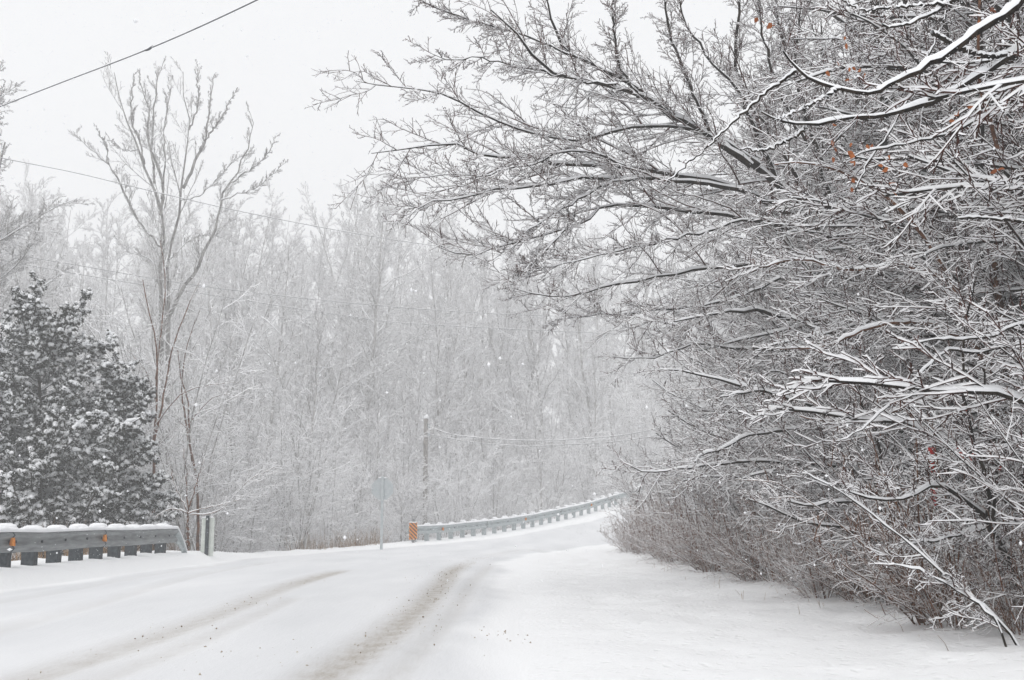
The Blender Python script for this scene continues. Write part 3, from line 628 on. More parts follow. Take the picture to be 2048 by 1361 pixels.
thick([([(2100, 1200), (2020, 900), (1960, 700), (1900, 560), (1830, 450), (1740, 370), (1640, 330), (1550, 330)], 10.5, 10.2, .05, .006),
       ([(1990, 800), (1900, 790), (1800, 820), (1700, 845), (1600, 835)], 10.3, 10.1, .025, .006),
       ([(1960, 700), (1860, 650), (1760, 650), (1660, 690), (1560, 700)], 10.3, 10.0, .025, .006),
       ([(1900, 560), (1800, 530), (1700, 540), (1600, 520), (1520, 535)], 10.3, 10.1, .02, .006),
       ([(2020, 900), (2010, 700), (1990, 520), (2000, 330), (1960, 160), (1960, -60)], 10.5, 10.6, .04, .012)],
      'reddish dark stems rising at the right edge between the marker post and the near tree', K=26, n2=30, L2=.27, rustbark=True, leafpix=((1938, 800), (1912, 858), (1906, 852), (1755, 882), (1988, 770)), Yl=10)

# --- trees in the hedge that throw level boughs out over the verge
def bough_tree(x, y, h, nb, L, label, seed):
    g_ = np.random.default_rng(seed); zb = tz(x, y); root = empty('thicket_tree', (x, y, zb)); tag(root, label, 'tree')
    T = resample([(0.2, 0, -.2), (.1, .1, h * .3), (-.15, 0, h * .6), (-.1, .1, h)], 16, .02)[None]; TR_ = np.linspace(.085, .03, 16)[None]
    K = 18; z0 = np.sort(g_.uniform(.10, .98, nb)) * h; a = math.pi + g_.normal(size=nb) * .55; LL = L * g_.uniform(.55, 1.1, nb) * (1 - .25 * z0 / h); P = np.empty((nb, K, 3))
    P[:, 0] = np.c_[np.interp(z0, T[0, :, 2], T[0, :, 0]), np.interp(z0, T[0, :, 2], T[0, :, 1]), z0]
    d = nrm(np.c_[np.cos(a), np.sin(a), g_.uniform(.05, .75, nb)])
    for k in range(1, K): d = nrm(d + g_.normal(size=d.shape) * .075 + np.array([-.01, 0, -.035])); P[:, k] = P[:, k - 1] + d * (LL / (K - 1))[:, None]
    R = g_.uniform(.018, .036, (nb, 1)) * np.linspace(1, .2, K)[None]
    P2, R2 = grow(P, R, 20, .30, .10, 1., (22, 55), 8, .10, (-.03, 0, 0), .6, .0062, flat=.7, rL=.0075)
    P3, R3 = grow(P2, R2, 9, .42, .08, 1., (25, 60), 6, .12, (-.03, 0, .01), .6, .0050)
    P4, R4 = grow(P3, R3, 3, .45, .1, 1., (30, 70), 4, .15, (0, 0, .03), .6, .0040)
    finish(root, [(T, TR_, 8), (P, R, 8)], [(P2, R2, 4), (P3, R3, 4), (P4, R4, 4)], [M_BARK, M_SNOW], [M_TWIG, M_TWSNOW], dict(base=.012, k=.8, mx=.034), dict(base=.0052, k=.9, mx=.02))
bough_tree(5.5, 11.4, 6.6, 20, 3.4, 'dark-stemmed tree right of the low snowy bough, its level boughs nearest the verge', 1)
bough_tree(6.1, 14.6, 8.6, 24, 4.1, 'tree in the middle of the hedge under the big leaning bough, many level limbs', 2)
bough_tree(6.6, 18.6, 9.2, 24, 4.6, 'farther hedge tree whose long level boughs reach out past the brown brush', 3)
bough_tree(6.6, 24.0, 8.5, 20, 4.2, 'farthest level-boughed tree, near where the hedge hides the far guardrail', 4)

# --- prototype plants, repeated
def poly0(pts, K, r0, r1, jit): return resample(pts, K, jit)[None], np.linspace(r0, r1, K)[None]
def shrub(h, nst, spread, label, group, name='hedge_shrub', lean=(0, 0), mats=None, d=(10, 6, 4), rt=.0050, arch=.03, cat_='shrub', snow=1., sbase=.0068, smx=.022):
    root = empty(name); tag(root, label, cat_, group); N = nst; K = 10; a = rng.uniform(0, 2 * math.pi, N); P = np.empty((N, K, 3))
    P[:, 0] = np.c_[rng.normal(size=(N, 2)) * .12 * h / 3, np.full(N, -.15)]; t_ = rng.uniform(.1, spread, N)
    dd = nrm(np.c_[np.cos(a) * t_ + lean[0], np.sin(a) * t_ + lean[1], np.ones(N)]); LL = h * rng.uniform(.7, 1.15, N)
    for k in range(1, K): dd = nrm(dd + .07 * rng.normal(size=dd.shape) + np.array([lean[0] * arch, lean[1] * arch, -arch * .6])); P[:, k] = P[:, k - 1] + dd * (LL / (K - 1))[:, None]
    R = np.maximum(LL[:, None] * (.0062 if lean[0] < -.1 else .0042) * np.linspace(1, .25, K)[None], rt)
    P2, R2 = grow(P, R, d[0], .36, .12, 1., (25, 60), 6, .13, (lean[0] * .2, 0, .01), .6, rt * 1.3)
    P3, R3 = grow(P2, R2, d[1], .42, .1, 1., (28, 60), 5, .15, (lean[0] * .2, 0, .02), .6, rt * 1.1, flat=.8)
    cr = [(P2, R2, 4), (P3, R3, 4)]
    if d[2]: P4, R4 = grow(P3, R3, d[2], .42, .1, 1., (35, 75), 3, .2, (0, 0, .04), .6, rt); cr.append((P4, R4, 4))
    mats = mats or ([M_BARK, M_SNOW], [M_TWIG, M_TWSNOW])
    return finish(root, [(P, R, 4)], cr, mats[0], mats[1], dict(base=.008, mx=.03, snow=snow), dict(base=sbase, k=1., mx=smx, snow=snow))
def tree(h, nl, L1, ang, trop, label, group, name='bare_tree', tr=.012, d=(10, 7, 5), rt=.006, t0=.25, mats=None, forks=1, snow=1., wander=.1, sm=.03, sb=.006):
    root = empty(name); tag(root, label, 'tree', group); K = 14
    Ps = []; Rs = []
    for f in range(forks):
        a = rng.uniform(0, 6.3); s_ = .10 * h * (f > 0) + .03 * h
        P, R = poly0([(0, 0, -.3), (rng.normal() * .02 * h, rng.normal() * .02 * h, h * .3), (math.cos(a) * s_ * .7, math.sin(a) * s_ * .7, h * .65), (math.cos(a) * s_ * 1.2, math.sin(a) * s_ * 1.2, h * rng.uniform(.9, 1.02))], K, h * tr, h * tr * .12, h * .002)
        Ps.append(P); Rs.append(R)
    P = np.concatenate(Ps); R = np.concatenate(Rs)
    P1, R1 = grow(P, R, nl, L1, t0, .97, ang, 9, wander, trop, .6, rt * 1.6, lt=.6, rL=.010)
    sw = trop[0] < -.01
    P2, R2 = grow(P1, R1, d[0], .38, .15, 1., (25, 50), 6, .12, (trop[0] * 1.5, trop[1], trop[2] * .8), .6, rt * 1.3, rL=.008, flat=.5 if sw else 1.)
    P3, R3 = grow(P2, R2, d[1], .42, .1, 1., (25, 55), 5, .13 if sw else .15, (-.08, 0, .0) if sw else (0, 0, .05), .6, rt * 1.1, flat=.6 if sw else 1.)
    cr = [(P2, R2, 4), (P3, R3, 4)]
    if d[2]: P4, R4 = grow(P3, R3, d[2], .42, .1, 1., (30, 65), 3, .18, (0, 0, .05), .6, rt); cr.append((P4, R4, 4))
    mats = mats or ([M_BARK, M_SNOW], [M_TWIG, M_TWSNOW])
    return finish(root, [(P, R, 8), (P1, R1, 4)], cr, mats[0], mats[1], dict(base=.012, mx=.045, snow=snow), dict(base=sb, k=1., mx=sm, snow=snow))

GH = 'snow-covered shrubs massed in the roadside hedge'
L_H = 'tangled bare shrub coated in snow within the dense roadside hedge'
D_ = (13, 8, 2)
hs_ = [shrub(3.2, 11, .75, L_H, GH, lean=(-.35, -.05), d=D_), shrub(3.9, 11, .8, L_H, GH, lean=(-.45, 0.05), d=D_), shrub(2.7, 13, .9, L_H, GH, lean=(-.3, .1), d=D_), shrub(5.0, 11, .6, L_H, GH, lean=(-.4, 0), d=D_)]
used = [False] * 4
def place(protos, used, k, x, y, rz, sc, dz=0, label=None):
    loc = (x, y, tz(x, y) + dz); o = protos[k]
    if not used[k]:
        used[k] = True; o.location = loc; o.rotation_euler = (0, 0, rz); o.scale = (sc,) * 3
        if label: o['label'] = label
        return o
    return dup(o, loc, rz, sc, label)
yy = 7.3; cnt = 0
while yy < 36:
    xr = 4.2 - .012 * (yy - 8) + .055 * max(0, yy - 19) + .0 * yy + (.0 if yy < 28 else -.02 * (yy - 28))
    for col in range(3):
        k = cnt % 4 if col else cnt % 3
        place(hs_, used, k, xr + col * 1.25 + rng.uniform(-.1, .5) + (.35 if k == 3 else 0), yy + rng.uniform(-.4, .4), rng.normal() * .5, rng.uniform(.75, 1.05) * (1 if col else .85)); cnt += 1
    yy += .75 + .03 * yy
GW = 'low brown brush along the foot of the hedge'
ws = [shrub(1.5, 18, .9, 'low reddish-brown brush poking out of the snow at the hedge foot', GW, 'low_brush', (-.3, 0), ([M_RUST, M_SNOW], [M_RUST, M_TWSNOW]), (9, 5, 0), .0030, .03, 'brush', .35, .003, .008),
      shrub(.8, 20, 1.1, 'low reddish-brown brush poking out of the snow at the hedge foot', GW, 'low_brush', (-.25, 0), ([M_RUST, M_SNOW], [M_RUST, M_TWSNOW]), (8, 5, 0), .0028, .02, 'brush', .35, .003, .008)]
uw = [False] * 2; yy = 7.6; cnt = 0
while yy < 33:
    for c_ in range(2):
        place(ws, uw, cnt % 2, 3.62 - .014 * (yy - 8) + .02 * max(0, yy - 20) + c_ * .55 + .22 * math.sin(yy * 1.9) + rng.uniform(-.12, .18), yy + rng.uniform(-.2, .2), rng.normal() * .6, rng.uniform(.6, 1.2), -.03); cnt += 1
    yy += .42 + .018 * yy
GT = 'bare snow-laden trees crowded behind the roadside hedge'
L_T = 'bare snow-laden tree crowded in behind the roadside hedge'
ht = [tree(9, 34, .36, (45, 85), (-.05, 0, .0), L_T, GT, 'hedge_tree', .010, (15, 9, 2), .0060, .10, wander=.12, sm=.024, sb=.0078),
      tree(7.5, 34, .44, (50, 90), (-.06, 0, -.01), L_T, GT, 'hedge_tree', .010, (15, 9, 2), .0060, .08, wander=.12, sm=.024, sb=.0078),
      tree(11, 24, .34, (40, 75), (-.04, 0, .03), L_T, GT, 'hedge_tree', .010, (15, 9, 2), .0062, .12, forks=2, wander=.12, sm=.024, sb=.0078)]
ut = [False] * 3; cnt = 0
for (x, y) in [(6.4, 11.5), (7.2, 14), (6.2, 16.5), (8.6, 16.8), (7.4, 19.5), (6.4, 22), (9.6, 20.5), (8.2, 24), (6.6, 26.5), (10.6, 24.8), (9, 28.5), (7.2, 31), (11.8, 29), (10, 33.5), (13.5, 25), (12.4, 19.5), (10.4, 15.6), (13.2, 33), (9.0, 12.6), (16.5, 29.5), (15.5, 23), (8.4, 37), (12, 39), (15.5, 37), (19, 35), (5.4, 13.2), (5.6, 17.8), (5.2, 9.8), (5.8, 20.5), (5.9, 24), (6.9, 9.4), (7.9, 11.2), (8.9, 14.4), (10.2, 18), (9.4, 22.5), (11.6, 22.4), (11.6, 17), (14, 28), (17.5, 26), (11, 36), (14, 42), (18, 42), (22, 44), (20, 30), (6.0, 7.6), (7.4, 8.6), (9.6, 10.4), (11.5, 12.6), (5.4, 15.4), (12.8, 15), (14.5, 17.5), (17, 20.5), (4.9, 11.4), (8.2, 18.4), (5.0, 7.0), (6.6, 13.2), (9.3, 8.6), (7.2, 16.2), (8.6, 11.6), (10.6, 13.4), (6.8, 18.6), (7.6, 21.2), (9.2, 26.6), (19, 23), (7.0, 12.4), (7.4, 15.2), (5.9, 16.2), (8.8, 13.2)]:
    place(ht, ut, cnt % 3, x, y, rng.normal() * .45, rng.uniform(.85, 1.1)); cnt += 1

# dry grass and fine twigs at the hedge foot
def blades(name, C, hgt, m, wd=.004, lean=.35, K=3):
    N = len(C); a = rng.uniform(0, 6.28, N); dx = np.c_[np.cos(a), np.sin(a)] * rng.uniform(0, lean, (N, 1)); P = np.empty((N, K, 3))
    for k in range(K): f = k / (K - 1); P[:, k, :2] = C[:, :2] + dx * (f ** 1.6) * hgt[:, None]; P[:, k, 2] = C[:, 2] + f * hgt
    return Tubes().add(P, np.full((N, K), wd) * np.linspace(1, .4, K)[None], 3, .6, .003, .3, .01, .5).build(name, [m, M_TWSNOW])
gy_ = np.abs(rng.gamma(2.2, 4.2, 9000)) + 8.0; gy_ = gy_[(gy_ < 34) & (np.sin(gy_ * 2.7) + .6 * np.sin(gy_ * 6.1) + rng.normal(size=9000) * .9 > -.1)]; gx_ = 3.6 + rng.gamma(2.0, .42, len(gy_)) + .22 * np.sin(gy_ * 1.9) + .15 * np.sin(gy_ * 4.3); gx_ -= np.clip(gy_ - 28, 0, 9) * .02
gx_ = np.r_[gx_, rng.uniform(2.5, 3.7, 90)]; gy_ = np.r_[gy_, rng.uniform(7.5, 22, 90)]
C = np.c_[gx_, gy_, terrain(gx_, gy_) - .02]
tag(blades('dry_grass', C, np.where(gx_ < 3.45, .35, 1) * rng.uniform(.12, .55, len(C)) * (.6 + .5 * np.clip(np.sin(gy_ * 1.3) + .3, 0, 1)), M_STRAW, .0028, .8), 'brown dry grass and weeds poking out of the snow at the foot of the hedge', 'grass', kind='stuff')
q = rng.uniform(0, 1, (3600, 2)); gx2 = np.concatenate([-8.6 - 3.5 * q[:2600, 0] ** 1.5, -4.9 - 2.6 * q[2600:, 0]]); gy2 = np.concatenate([12 + 19 * q[:2600, 1], 37 + 9 * q[2600:, 1]])
k_ = (edgedist(gx2, gy2) > -.15); gx2, gy2 = gx2[k_], gy2[k_]; C = np.c_[gx2, gy2, terrain(gx2, gy2) - .05]
tag(blades('dry_grass', C, rng.uniform(.2, .8, len(C)), M_STRAW, .004, .7), 'pale brown weeds and grass tufts behind the guardrails on the left', 'grass', kind='stuff')

# --- cedar on the left
def cedar(x, y, h, rad, label, lean=(0, 0)):
    zb = tz(x, y); root = empty('cedar_tree', (x, y, zb)); tag(root, label, 'evergreen tree')
    T, TRr = poly0([(0, 0, -.3), (lean[0] * .3, lean[1] * .3, h * .4), (lean[0], lean[1], h * .97)], 14, h * .022, .015, .02)
    Tubes().add(T, TRr, 8, .5).build('trunk', [M_BARK, M_SNOW], root, smooth=True)
    P1, R1 = grow(T, TRr, 120, 0, .02, .99, (36, 80), 9, .07, (0, 0, .02), .6, .008, absL=rad * 1.08, lt=.48, rL=.012)
    P2, R2 = grow(P1, R1, 20, .26, .15, 1., (30, 60), 6, .08, (0, 0, -.04), .6, .005, flat=.25)
    P3, R3 = grow(P2, R2, 9, .42, .1, 1., (30, 65), 4, .10, (0, 0, -.12), .6, .004, flat=.3)
    Tubes().add(P1, R1, 4, .6).add(P2, R2, 4, .6).build('branches', [M_BARK, M_SNOW], root)
    # foliage: short scaly blades all over the twigs
    def pts(P, n):
        t = rng.uniform(0, 1, (len(P), n)); p, r, TT = sample(P, np.ones(P.shape[:2]), t); return p.reshape(-1, 3), TT.reshape(-1, 3)
    a, ta = pts(P2, 16); b, tb_ = pts(P3, 16); c_, tc_ = pts(P1, 14); p = np.concatenate([a, b, c_]); tt = np.concatenate([ta, tb_, tc_]); N = len(p)
    dr = nrm(tt * .8 + rng.normal(size=p.shape) * .6 + np.array([0, 0, -.25])); sd = nrm(np.cross(dr, rng.normal(size=p.shape))); L_ = rng.uniform(.035, .09, (N, 1)); w_ = L_ * .16
    V = np.stack([p - sd * w_ * .5, p + dr * L_ * .55 - sd * w_, p + dr * L_, p + dr * L_ * .5 + sd * w_], 1)
    k = (np.arange(N) * 4)[:, None]; mi = ((np.abs(dr[:, 2]) < .4) & (rng.uniform(size=N) < .34)).astype(int)
    mesh_np('foliage', V.reshape(-1, 3), k + np.arange(4)[None], [M_GREEN, M_SNOW], mi, parent=root)
    # snow pads along the upper side of the sprays
    def flatish(P, pr, zt): T_ = nrm(P[:, -1] - P[:, 0]); return (np.abs(T_[:, 2]) < zt) & (rng.uniform(size=len(P)) < pr)
    A = P2[flatish(P2, .5, .5)]; rk = rng.uniform(.3, 1.2, (len(A), 1)) * (.022 + .028 * rng.uniform(size=(len(A), A.shape[1]))) * np.array([.3, .9, 1.3, 1.3, 1.1, .4])[None]
    B_ = P3[flatish(P3, .75, .7)]; rb = rng.uniform(.4, 1.4, (len(B_), 1)) * (.020 + .022 * rng.uniform(size=(len(B_), 4))) * np.array([.5, 1.2, 1.3, .5])[None]
    C_ = P1[flatish(P1, .7, .5)][:, 3:] * 1.0; rc = rng.uniform(.5, 1.2, (len(C_), 1)) * rng.uniform(.004, .06, (len(C_), 6)) * np.array([.5, 1, 1.1, 1.2, 1., .4])[None]
    tb = Tubes(); z8 = np.array([0, 0, 1.]) * .028
    tb.add(C_ + z8 * 1.4 + rng.normal(size=C_.shape) * .03, rc, 8, 0); tb.add(A + z8 + rng.normal(size=A.shape) * .015, rk, 8, 0); tb.add(B_ + z8 + rng.normal(size=B_.shape) * .012, rb, 8, 0)
    tb.build('snow_pads', [M_SNOW, M_SNOW], root, smooth=True)
    return reg(root)
cedar(-11.3, 27.2, 6.3, 3.2, 'dark green cedar loaded with clumps of snow behind the near guardrail', (-.25, 0))
cedar(-13.4, 26.4, 6.2, 2.9, 'smaller dark cedar cut off by the left edge of the picture, under heavy snow')
cedar(-9.75, 28.0, 4.5, 1.7, 'low bushy cedar at the right foot of the big cedar')

# --- tall twin-stemmed tree left of centre (traced)
TALL = [
 ([(318, 1120), (322, 900), (322, 700), (320, 560), (328, 511), (322, 463), (322, 413), (302, 364), (284, 321), (265, 271), (247, 231), (234, 185), (230, 145)], 48, 47, .26, .025),
 ([(340, 1120), (336, 900), (337, 642), (335, 545), (342, 487), (357, 443), (358, 413), (367, 349), (375, 278), (381, 241), (366, 185), (364, 145)], 48, 48.5, .24, .025),
 ([(322, 430), (327, 370), (312, 330), (304, 302), (305, 253), (312, 197), (312, 166), (325, 122)], 47.5, 48, .13, .02),
 ([(290, 330), (278, 278), (262, 240), (265, 197), (268, 148)], 47.3, 46.5, .08, .02),
 ([(310, 370), (302, 308), (296, 262), (298, 216), (281, 173), (281, 140)], 47.3, 48, .09, .02),
 ([(324, 400), (327, 364), (330, 308), (327, 271), (333, 231), (342, 185), (340, 160)], 47.5, 48.5, .08, .02),
 ([(366, 380), (380, 345), (398, 309), (413, 265), (420, 204), (429, 148)], 48, 47, .12, .02),
 ([(378, 260), (395, 216), (396, 173), (396, 130)], 48.4, 48.6, .07, .02),
 ([(400, 300), (413, 278), (444, 235), (463, 197), (472, 182)], 47.5, 47, .08, .015),
 ([(325, 660), (342, 628), (362, 589), (391, 545), (415, 492), (434, 444), (444, 400), (447, 386), (475, 346), (494, 296), (506, 247), (500, 222)], 48, 46, .15, .015),
 ([(462, 365), (518, 327), (543, 296), (552, 270)], 46.5, 45.5, .06, .012),
 ([(446, 400), (509, 376), (549, 346), (571, 324)], 46.7, 46, .05, .012),
 ([(328, 500), (300, 470), (270, 430), (241, 370), (216, 327), (185, 302), (160, 278), (152, 258)], 48, 46.5, .11, .012),
 ([(216, 330), (213, 296), (200, 271), (190, 250)], 46.8, 46.2, .04, .012),
 ([(272, 300), (250, 302), (228, 290), (215, 272)], 47.3, 47, .04, .012),
 ([(360, 400), (400, 392), (440, 352), (470, 320), (500, 310)], 48, 49.5, .06, .012),
 ([(334, 560), (300, 520), (262, 505), (235, 480)], 48, 49, .05, .012), ([(338, 520), (380, 480), (420, 470), (470, 485)], 48, 49.5, .05, .012)]
P1, R1 = traced(TALL, 20, .03)
R1 = R1 * .56
P2, R2 = grow(P1, R1, 22, .155, .25, 1., (18, 42), 8, .06, (0, 0, .07), .6, .0105, rL=.009)
P3, R3 = grow(P2, R2, 9, .48, .10, 1., (22, 48), 6, .08, (0, 0, .07), .6, .009)
P4, R4 = grow(P3, R3, 6, .45, .15, 1., (30, 60), 4, .14, (0, 0, .06), .6, .007)
root = empty('bare_tree'); tag(root, 'tallest bare tree, twin grey trunks forking high against the sky left of centre', 'tree')
finish(root, [(P1, R1, 8)], [(P2, R2, 4), (P3, R3, 4), (P4, R4, 4)], [M_BARKD, M_SNOW], [M_TWIGD, M_TWSNOW], dict(mx=.04, hmin=.6), dict(base=.006, k=.6, mx=.02))

# big tree at the left edge
root = tree(16.5, 30, .36, (28, 58), (.02, 0, .05), 'large bare tree spreading in from the left edge, its trunk out of view', None, 'bare_tree', .011, (16, 10, 6), .0068, .22, ([M_BARKD, M_SNOW], [M_TWIGD, M_TWSNOW]), 3, wander=.1)
root.location = (-19.2, 39, tz(-19.2, 39)); root.scale = (1.22, 1.22, 1.14); root.rotation_euler = (0, 0, .6)
# saplings right of the cedar (traced)
def sapling(lst, label, n=11, L=.24, rt=.005, ms=M_RUST):
    P1, R1 = traced(lst, 16, .01); P2, R2 = grow(P1, R1, n, L, .2, 1., (25, 50), 6, .1, (0, 0, .05), .6, rt * 1.3); P3, R3 = grow(P2, R2, 6, .42, .15, 1., (30, 60), 4, .14, (0, 0, .04), .6, rt)
    root = empty('sapling'); tag(root, label, 'sapling'); return finish(root, [(P1, R1, 8)], [(P2, R2, 4), (P3, R3, 4)], [ms, M_SNOW], [M_TWIGD, M_TWSNOW], dict(base=.008, mx=.03), dict(base=.007, k=1., mx=.022))
sapling([([(306, 1110), (308, 899), (313, 812), (313, 715), (308, 671), (294, 613), (287, 560)], 30.5, 30.5, .055, .01), ([(309, 880), (330, 780), (345, 700), (365, 640), (400, 560)], 30.5, 31, .03, .008), ([(311, 800), (290, 740), (255, 700)], 30.5, 30, .015, .006), ([(311, 760), (325, 640), (330, 560), (320, 480)], 30.5, 31, .02, .007), ([(312, 850), (360, 790), (420, 770), (470, 765)], 30.4, 30, .018, .006)], 'slim sapling with a reddish stem rising at the right side of the cedar')
sapling([([(395, 1110), (393, 967), (379, 885), (376, 802), (362, 759), (355, 700)], 31.5, 31.5, .045, .01), ([(393, 967), (372, 850), (364, 780), (372, 700), (400, 620)], 31.5, 31.5, .03, .008), ([(376, 850), (420, 800), (460, 790), (500, 800)], 31.5, 31, .016, .006), ([(378, 860), (340, 830), (320, 835)], 31.5, 31.2, .015, .006)], 'double-stemmed sapling behind the pale marker panel')
sapling([([(377, 1105), (376, 1060), (376, 1022)], 27.4, 27.4, .04, .03), ([(376, 1024), (350, 970), (340, 930)], 27.4, 27.3, .018, .006), ([(376, 1024), (395, 960), (410, 915)], 27.4, 27.5, .018, .006), ([(376, 1022), (372, 950), (368, 900)], 27.4, 27.6, .018, .006), ([(376, 1026), (430, 1012), (480, 1000)], 27.4, 27.2, .015, .006), ([(376, 1026), (340, 1018), (310, 1035)], 27.4, 27.2, .015, .006), ([(376, 1030), (440, 1020), (500, 960), (560, 930)], 27.4, 28, .014, .005)], 'small bushy sapling with a rust-brown stem beside the near guardrail end', 14, .35)

# --- mid-distance undergrowth and the wood behind
GB = 'snowy bushes filling the gully behind the guardrails'
L_B = 'snow-dusted bare bush in the gully behind the guardrails'
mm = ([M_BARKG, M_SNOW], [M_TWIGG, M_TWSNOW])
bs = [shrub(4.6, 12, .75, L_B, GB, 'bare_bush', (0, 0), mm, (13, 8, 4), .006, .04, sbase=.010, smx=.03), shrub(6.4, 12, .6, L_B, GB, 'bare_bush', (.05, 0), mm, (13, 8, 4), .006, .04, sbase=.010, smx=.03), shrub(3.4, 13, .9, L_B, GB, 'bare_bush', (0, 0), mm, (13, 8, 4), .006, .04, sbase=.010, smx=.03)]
ub = [False] * 3; cnt = 0
def outside(x, y, m): return float(edgedist(np.array([x]), np.array([y]))[0]) > m
R_ = random.Random(3)
for y0, st_, x0, x1 in ((31, 1.5, -20, -6), (34.5, 1.5, -18, -6), (38.5, 1.8, -20, -4), (43, 1.8, -20, 0), (48, 2.0, -21, 6), (53, 2.0, -21, 10), (59, 2.4, -22, 12), (66, 2.6, -24, 16), (73, 2.8, -26, 19), (81, 3.2, -28, 22), (90, 3.6, -30, 25)):
    x = x0
    while x < x1:
        xx = x + R_.uniform(-.6, .6); yy = y0 + R_.uniform(-1.4, 1.4)
        if outside(xx, yy, 1.0): place(bs, ub, cnt % 3, xx, yy, R_.uniform(0, 6.28), R_.uniform(.7, 1.25) * (1 if y0 < 60 else 1.3)); cnt += 1
        x += st_
GY = 'young bare trees scattered through the undergrowth'
L_Y = 'slender young bare tree standing in the snowy undergrowth'
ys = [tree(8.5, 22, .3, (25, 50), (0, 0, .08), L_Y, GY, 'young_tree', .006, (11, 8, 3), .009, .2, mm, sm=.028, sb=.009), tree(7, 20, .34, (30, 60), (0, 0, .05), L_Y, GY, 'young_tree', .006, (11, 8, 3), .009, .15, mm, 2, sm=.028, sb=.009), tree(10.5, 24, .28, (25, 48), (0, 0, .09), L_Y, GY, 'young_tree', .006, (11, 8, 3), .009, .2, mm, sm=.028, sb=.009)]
uy = [False] * 3; cnt = 0
for y0, st_, x0, x1 in ((37, 3.2, -19, -5), (44, 3.0, -20, -1), (50, 2.8, -23, 4), (57, 2.8, -24, 10), (64, 3, -26, 14), (70, 3, -28, 16)):
    x = x0
    while x < x1:
        xx = x + R_.uniform(-1.2, 1.2); yy = y0 + R_.uniform(-2, 2)
        if outside(xx, yy, 1.4): place(ys, uy, cnt % 3, xx, yy, R_.uniform(0, 6.28), R_.uniform(.75, 1.2)); cnt += 1
        x += st_
GF = 'tall bare trees of the hazy wood in the background'
L_F = 'tall bare tree fading into the falling snow in the background wood'
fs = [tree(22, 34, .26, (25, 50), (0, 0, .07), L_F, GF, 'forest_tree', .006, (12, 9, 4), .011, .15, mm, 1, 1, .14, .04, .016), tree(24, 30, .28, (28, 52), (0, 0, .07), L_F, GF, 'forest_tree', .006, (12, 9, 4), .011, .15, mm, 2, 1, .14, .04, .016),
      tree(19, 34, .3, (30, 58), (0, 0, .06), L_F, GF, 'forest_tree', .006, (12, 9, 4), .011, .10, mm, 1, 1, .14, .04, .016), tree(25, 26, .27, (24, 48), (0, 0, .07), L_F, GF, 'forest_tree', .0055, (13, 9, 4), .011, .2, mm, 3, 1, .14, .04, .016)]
uf = [False] * 4; cnt = 0
# target heights of the skyline, by pixel column
SKX = [-200, 0, 150, 230, 330, 430, 520, 560, 640, 720, 800, 900, 1000, 1100, 1200, 1500, 1900]; SKY = [330, 350, 370, 385, 390, 375, 420, 345, 330, 365, 385, 400, 430, 450, 470, 400, 380]
for y0, st_ in ((66, 4.4), (77, 4.2), (89, 4.2), (102, 4.6), (118, 5.4), (136, 6.4)):
    x = -y0 * .52 - 4
    while x < y0 * .36:
        xx = x + R_.uniform(-1.8, 1.8); yy = y0 + R_.uniform(-4, 4)
        if outside(xx, yy, 3):
            k = R_.randrange(4); px = CX + F * xx / yy; top_ = np.interp(px, SKX, SKY); hwant = at(px, top_, yy)[2] - tz(xx, yy); hp_ = (22, 24, 19, 25)[k]
            sc = hwant / hp_ * R_.choice([1, .92, .85, .75, .98]); 
            if y0 == 66: sc *= .7
            q_ = place(fs, uf, k, xx, yy, R_.uniform(0, 6.28), sc); cnt += 1
            q_.rotation_euler = (R_.gauss(0, .05), R_.gauss(0, .05), R_.uniform(0, 6.28)); q_.scale = (sc * R_.uniform(.9, 1.35), sc * R_.uniform(.9, 1.35), sc)
        x += st_
print('forest', cnt)

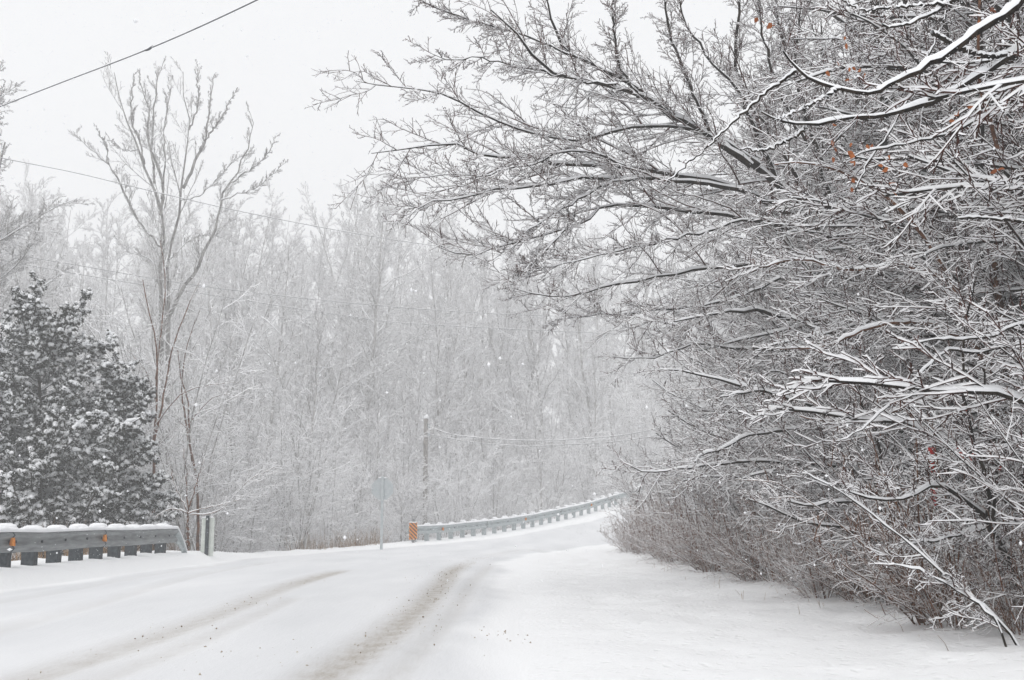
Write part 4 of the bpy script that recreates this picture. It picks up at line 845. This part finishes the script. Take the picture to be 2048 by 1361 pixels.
# ------------------------------------------------------------------ falling snow (stuff) and air
N = 26000; yy = 1.6 + 48 * rng.uniform(0, 1, N) ** .75; xx = rng.uniform(-.56, .56, N) * yy * 1.1; zz = rng.uniform(-.05, .62, N) * yy + H
k = zz > .3; C = np.c_[xx, yy, zz][k]; C = C[C[:, 2] > 0.2]
tag(blobs('falling_snow', C, rng.uniform(.0018, .0042, len(C)), [M_SNOW]), 'small white flakes of falling snow throughout the air', 'snowfall', kind='stuff')
def haze(x0, x1, y0, y1, z0, z1, dens):
    V = [(x, y, z) for z in (z0, z1) for x, y in ((x0, y0), (x1, y0), (x1, y1), (x0, y1))]
    o = mesh_py('haze', V, [(3, 2, 1, 0), (4, 5, 6, 7), (0, 1, 5, 4), (1, 2, 6, 5), (2, 3, 7, 6), (3, 0, 4, 7)], [])
    m = bpy.data.materials.new('haze'); m.use_nodes = True; n = m.node_tree; n.nodes.clear(); o_ = n.nodes.new('ShaderNodeOutputMaterial')
    v = n.nodes.new('ShaderNodeVolumePrincipled'); v.inputs['Color'].default_value = (.985, .987, .99, 1); v.inputs['Density'].default_value = dens; v.inputs['Anisotropy'].default_value = .0
    n.links.new(v.outputs[0], o_.inputs['Volume']); o.data.materials.append(m); tag(o, 'pale air thick with fine falling snow', 'haze', kind='stuff')
N = 260000; yy = 16 + 60 * rng.uniform(0, 1, N) ** .8; C = np.c_[rng.uniform(-.53, .5, N) * yy, yy, rng.uniform(-.02, .5, N) * yy + H * .6]
TET = np.array([[1, 1, 1], [-1, -1, 1], [-1, 1, -1], [1, -1, -1.]]) * .62; sz = rng.uniform(.0035, .0085, (N, 1, 1))
V = C[:, None] + TET[None] * sz * rng.uniform(.6, 1.3, (N, 1, 3)) * np.where(rng.uniform(size=(N, 1, 1)) < .5, 1, -1); k = (np.arange(N) * 4)[:, None, None]
tag(mesh_np('falling_snow', V.reshape(-1, 3), (np.array([[0, 1, 2], [0, 3, 1], [0, 2, 3], [1, 3, 2]])[None] + k).reshape(-1, 3), [M_SNOW], n=3), 'dense curtain of falling snow in front of the far wood', 'snowfall', kind='stuff')
haze(-430, 430, -70, 430, -5, 42, .0046)
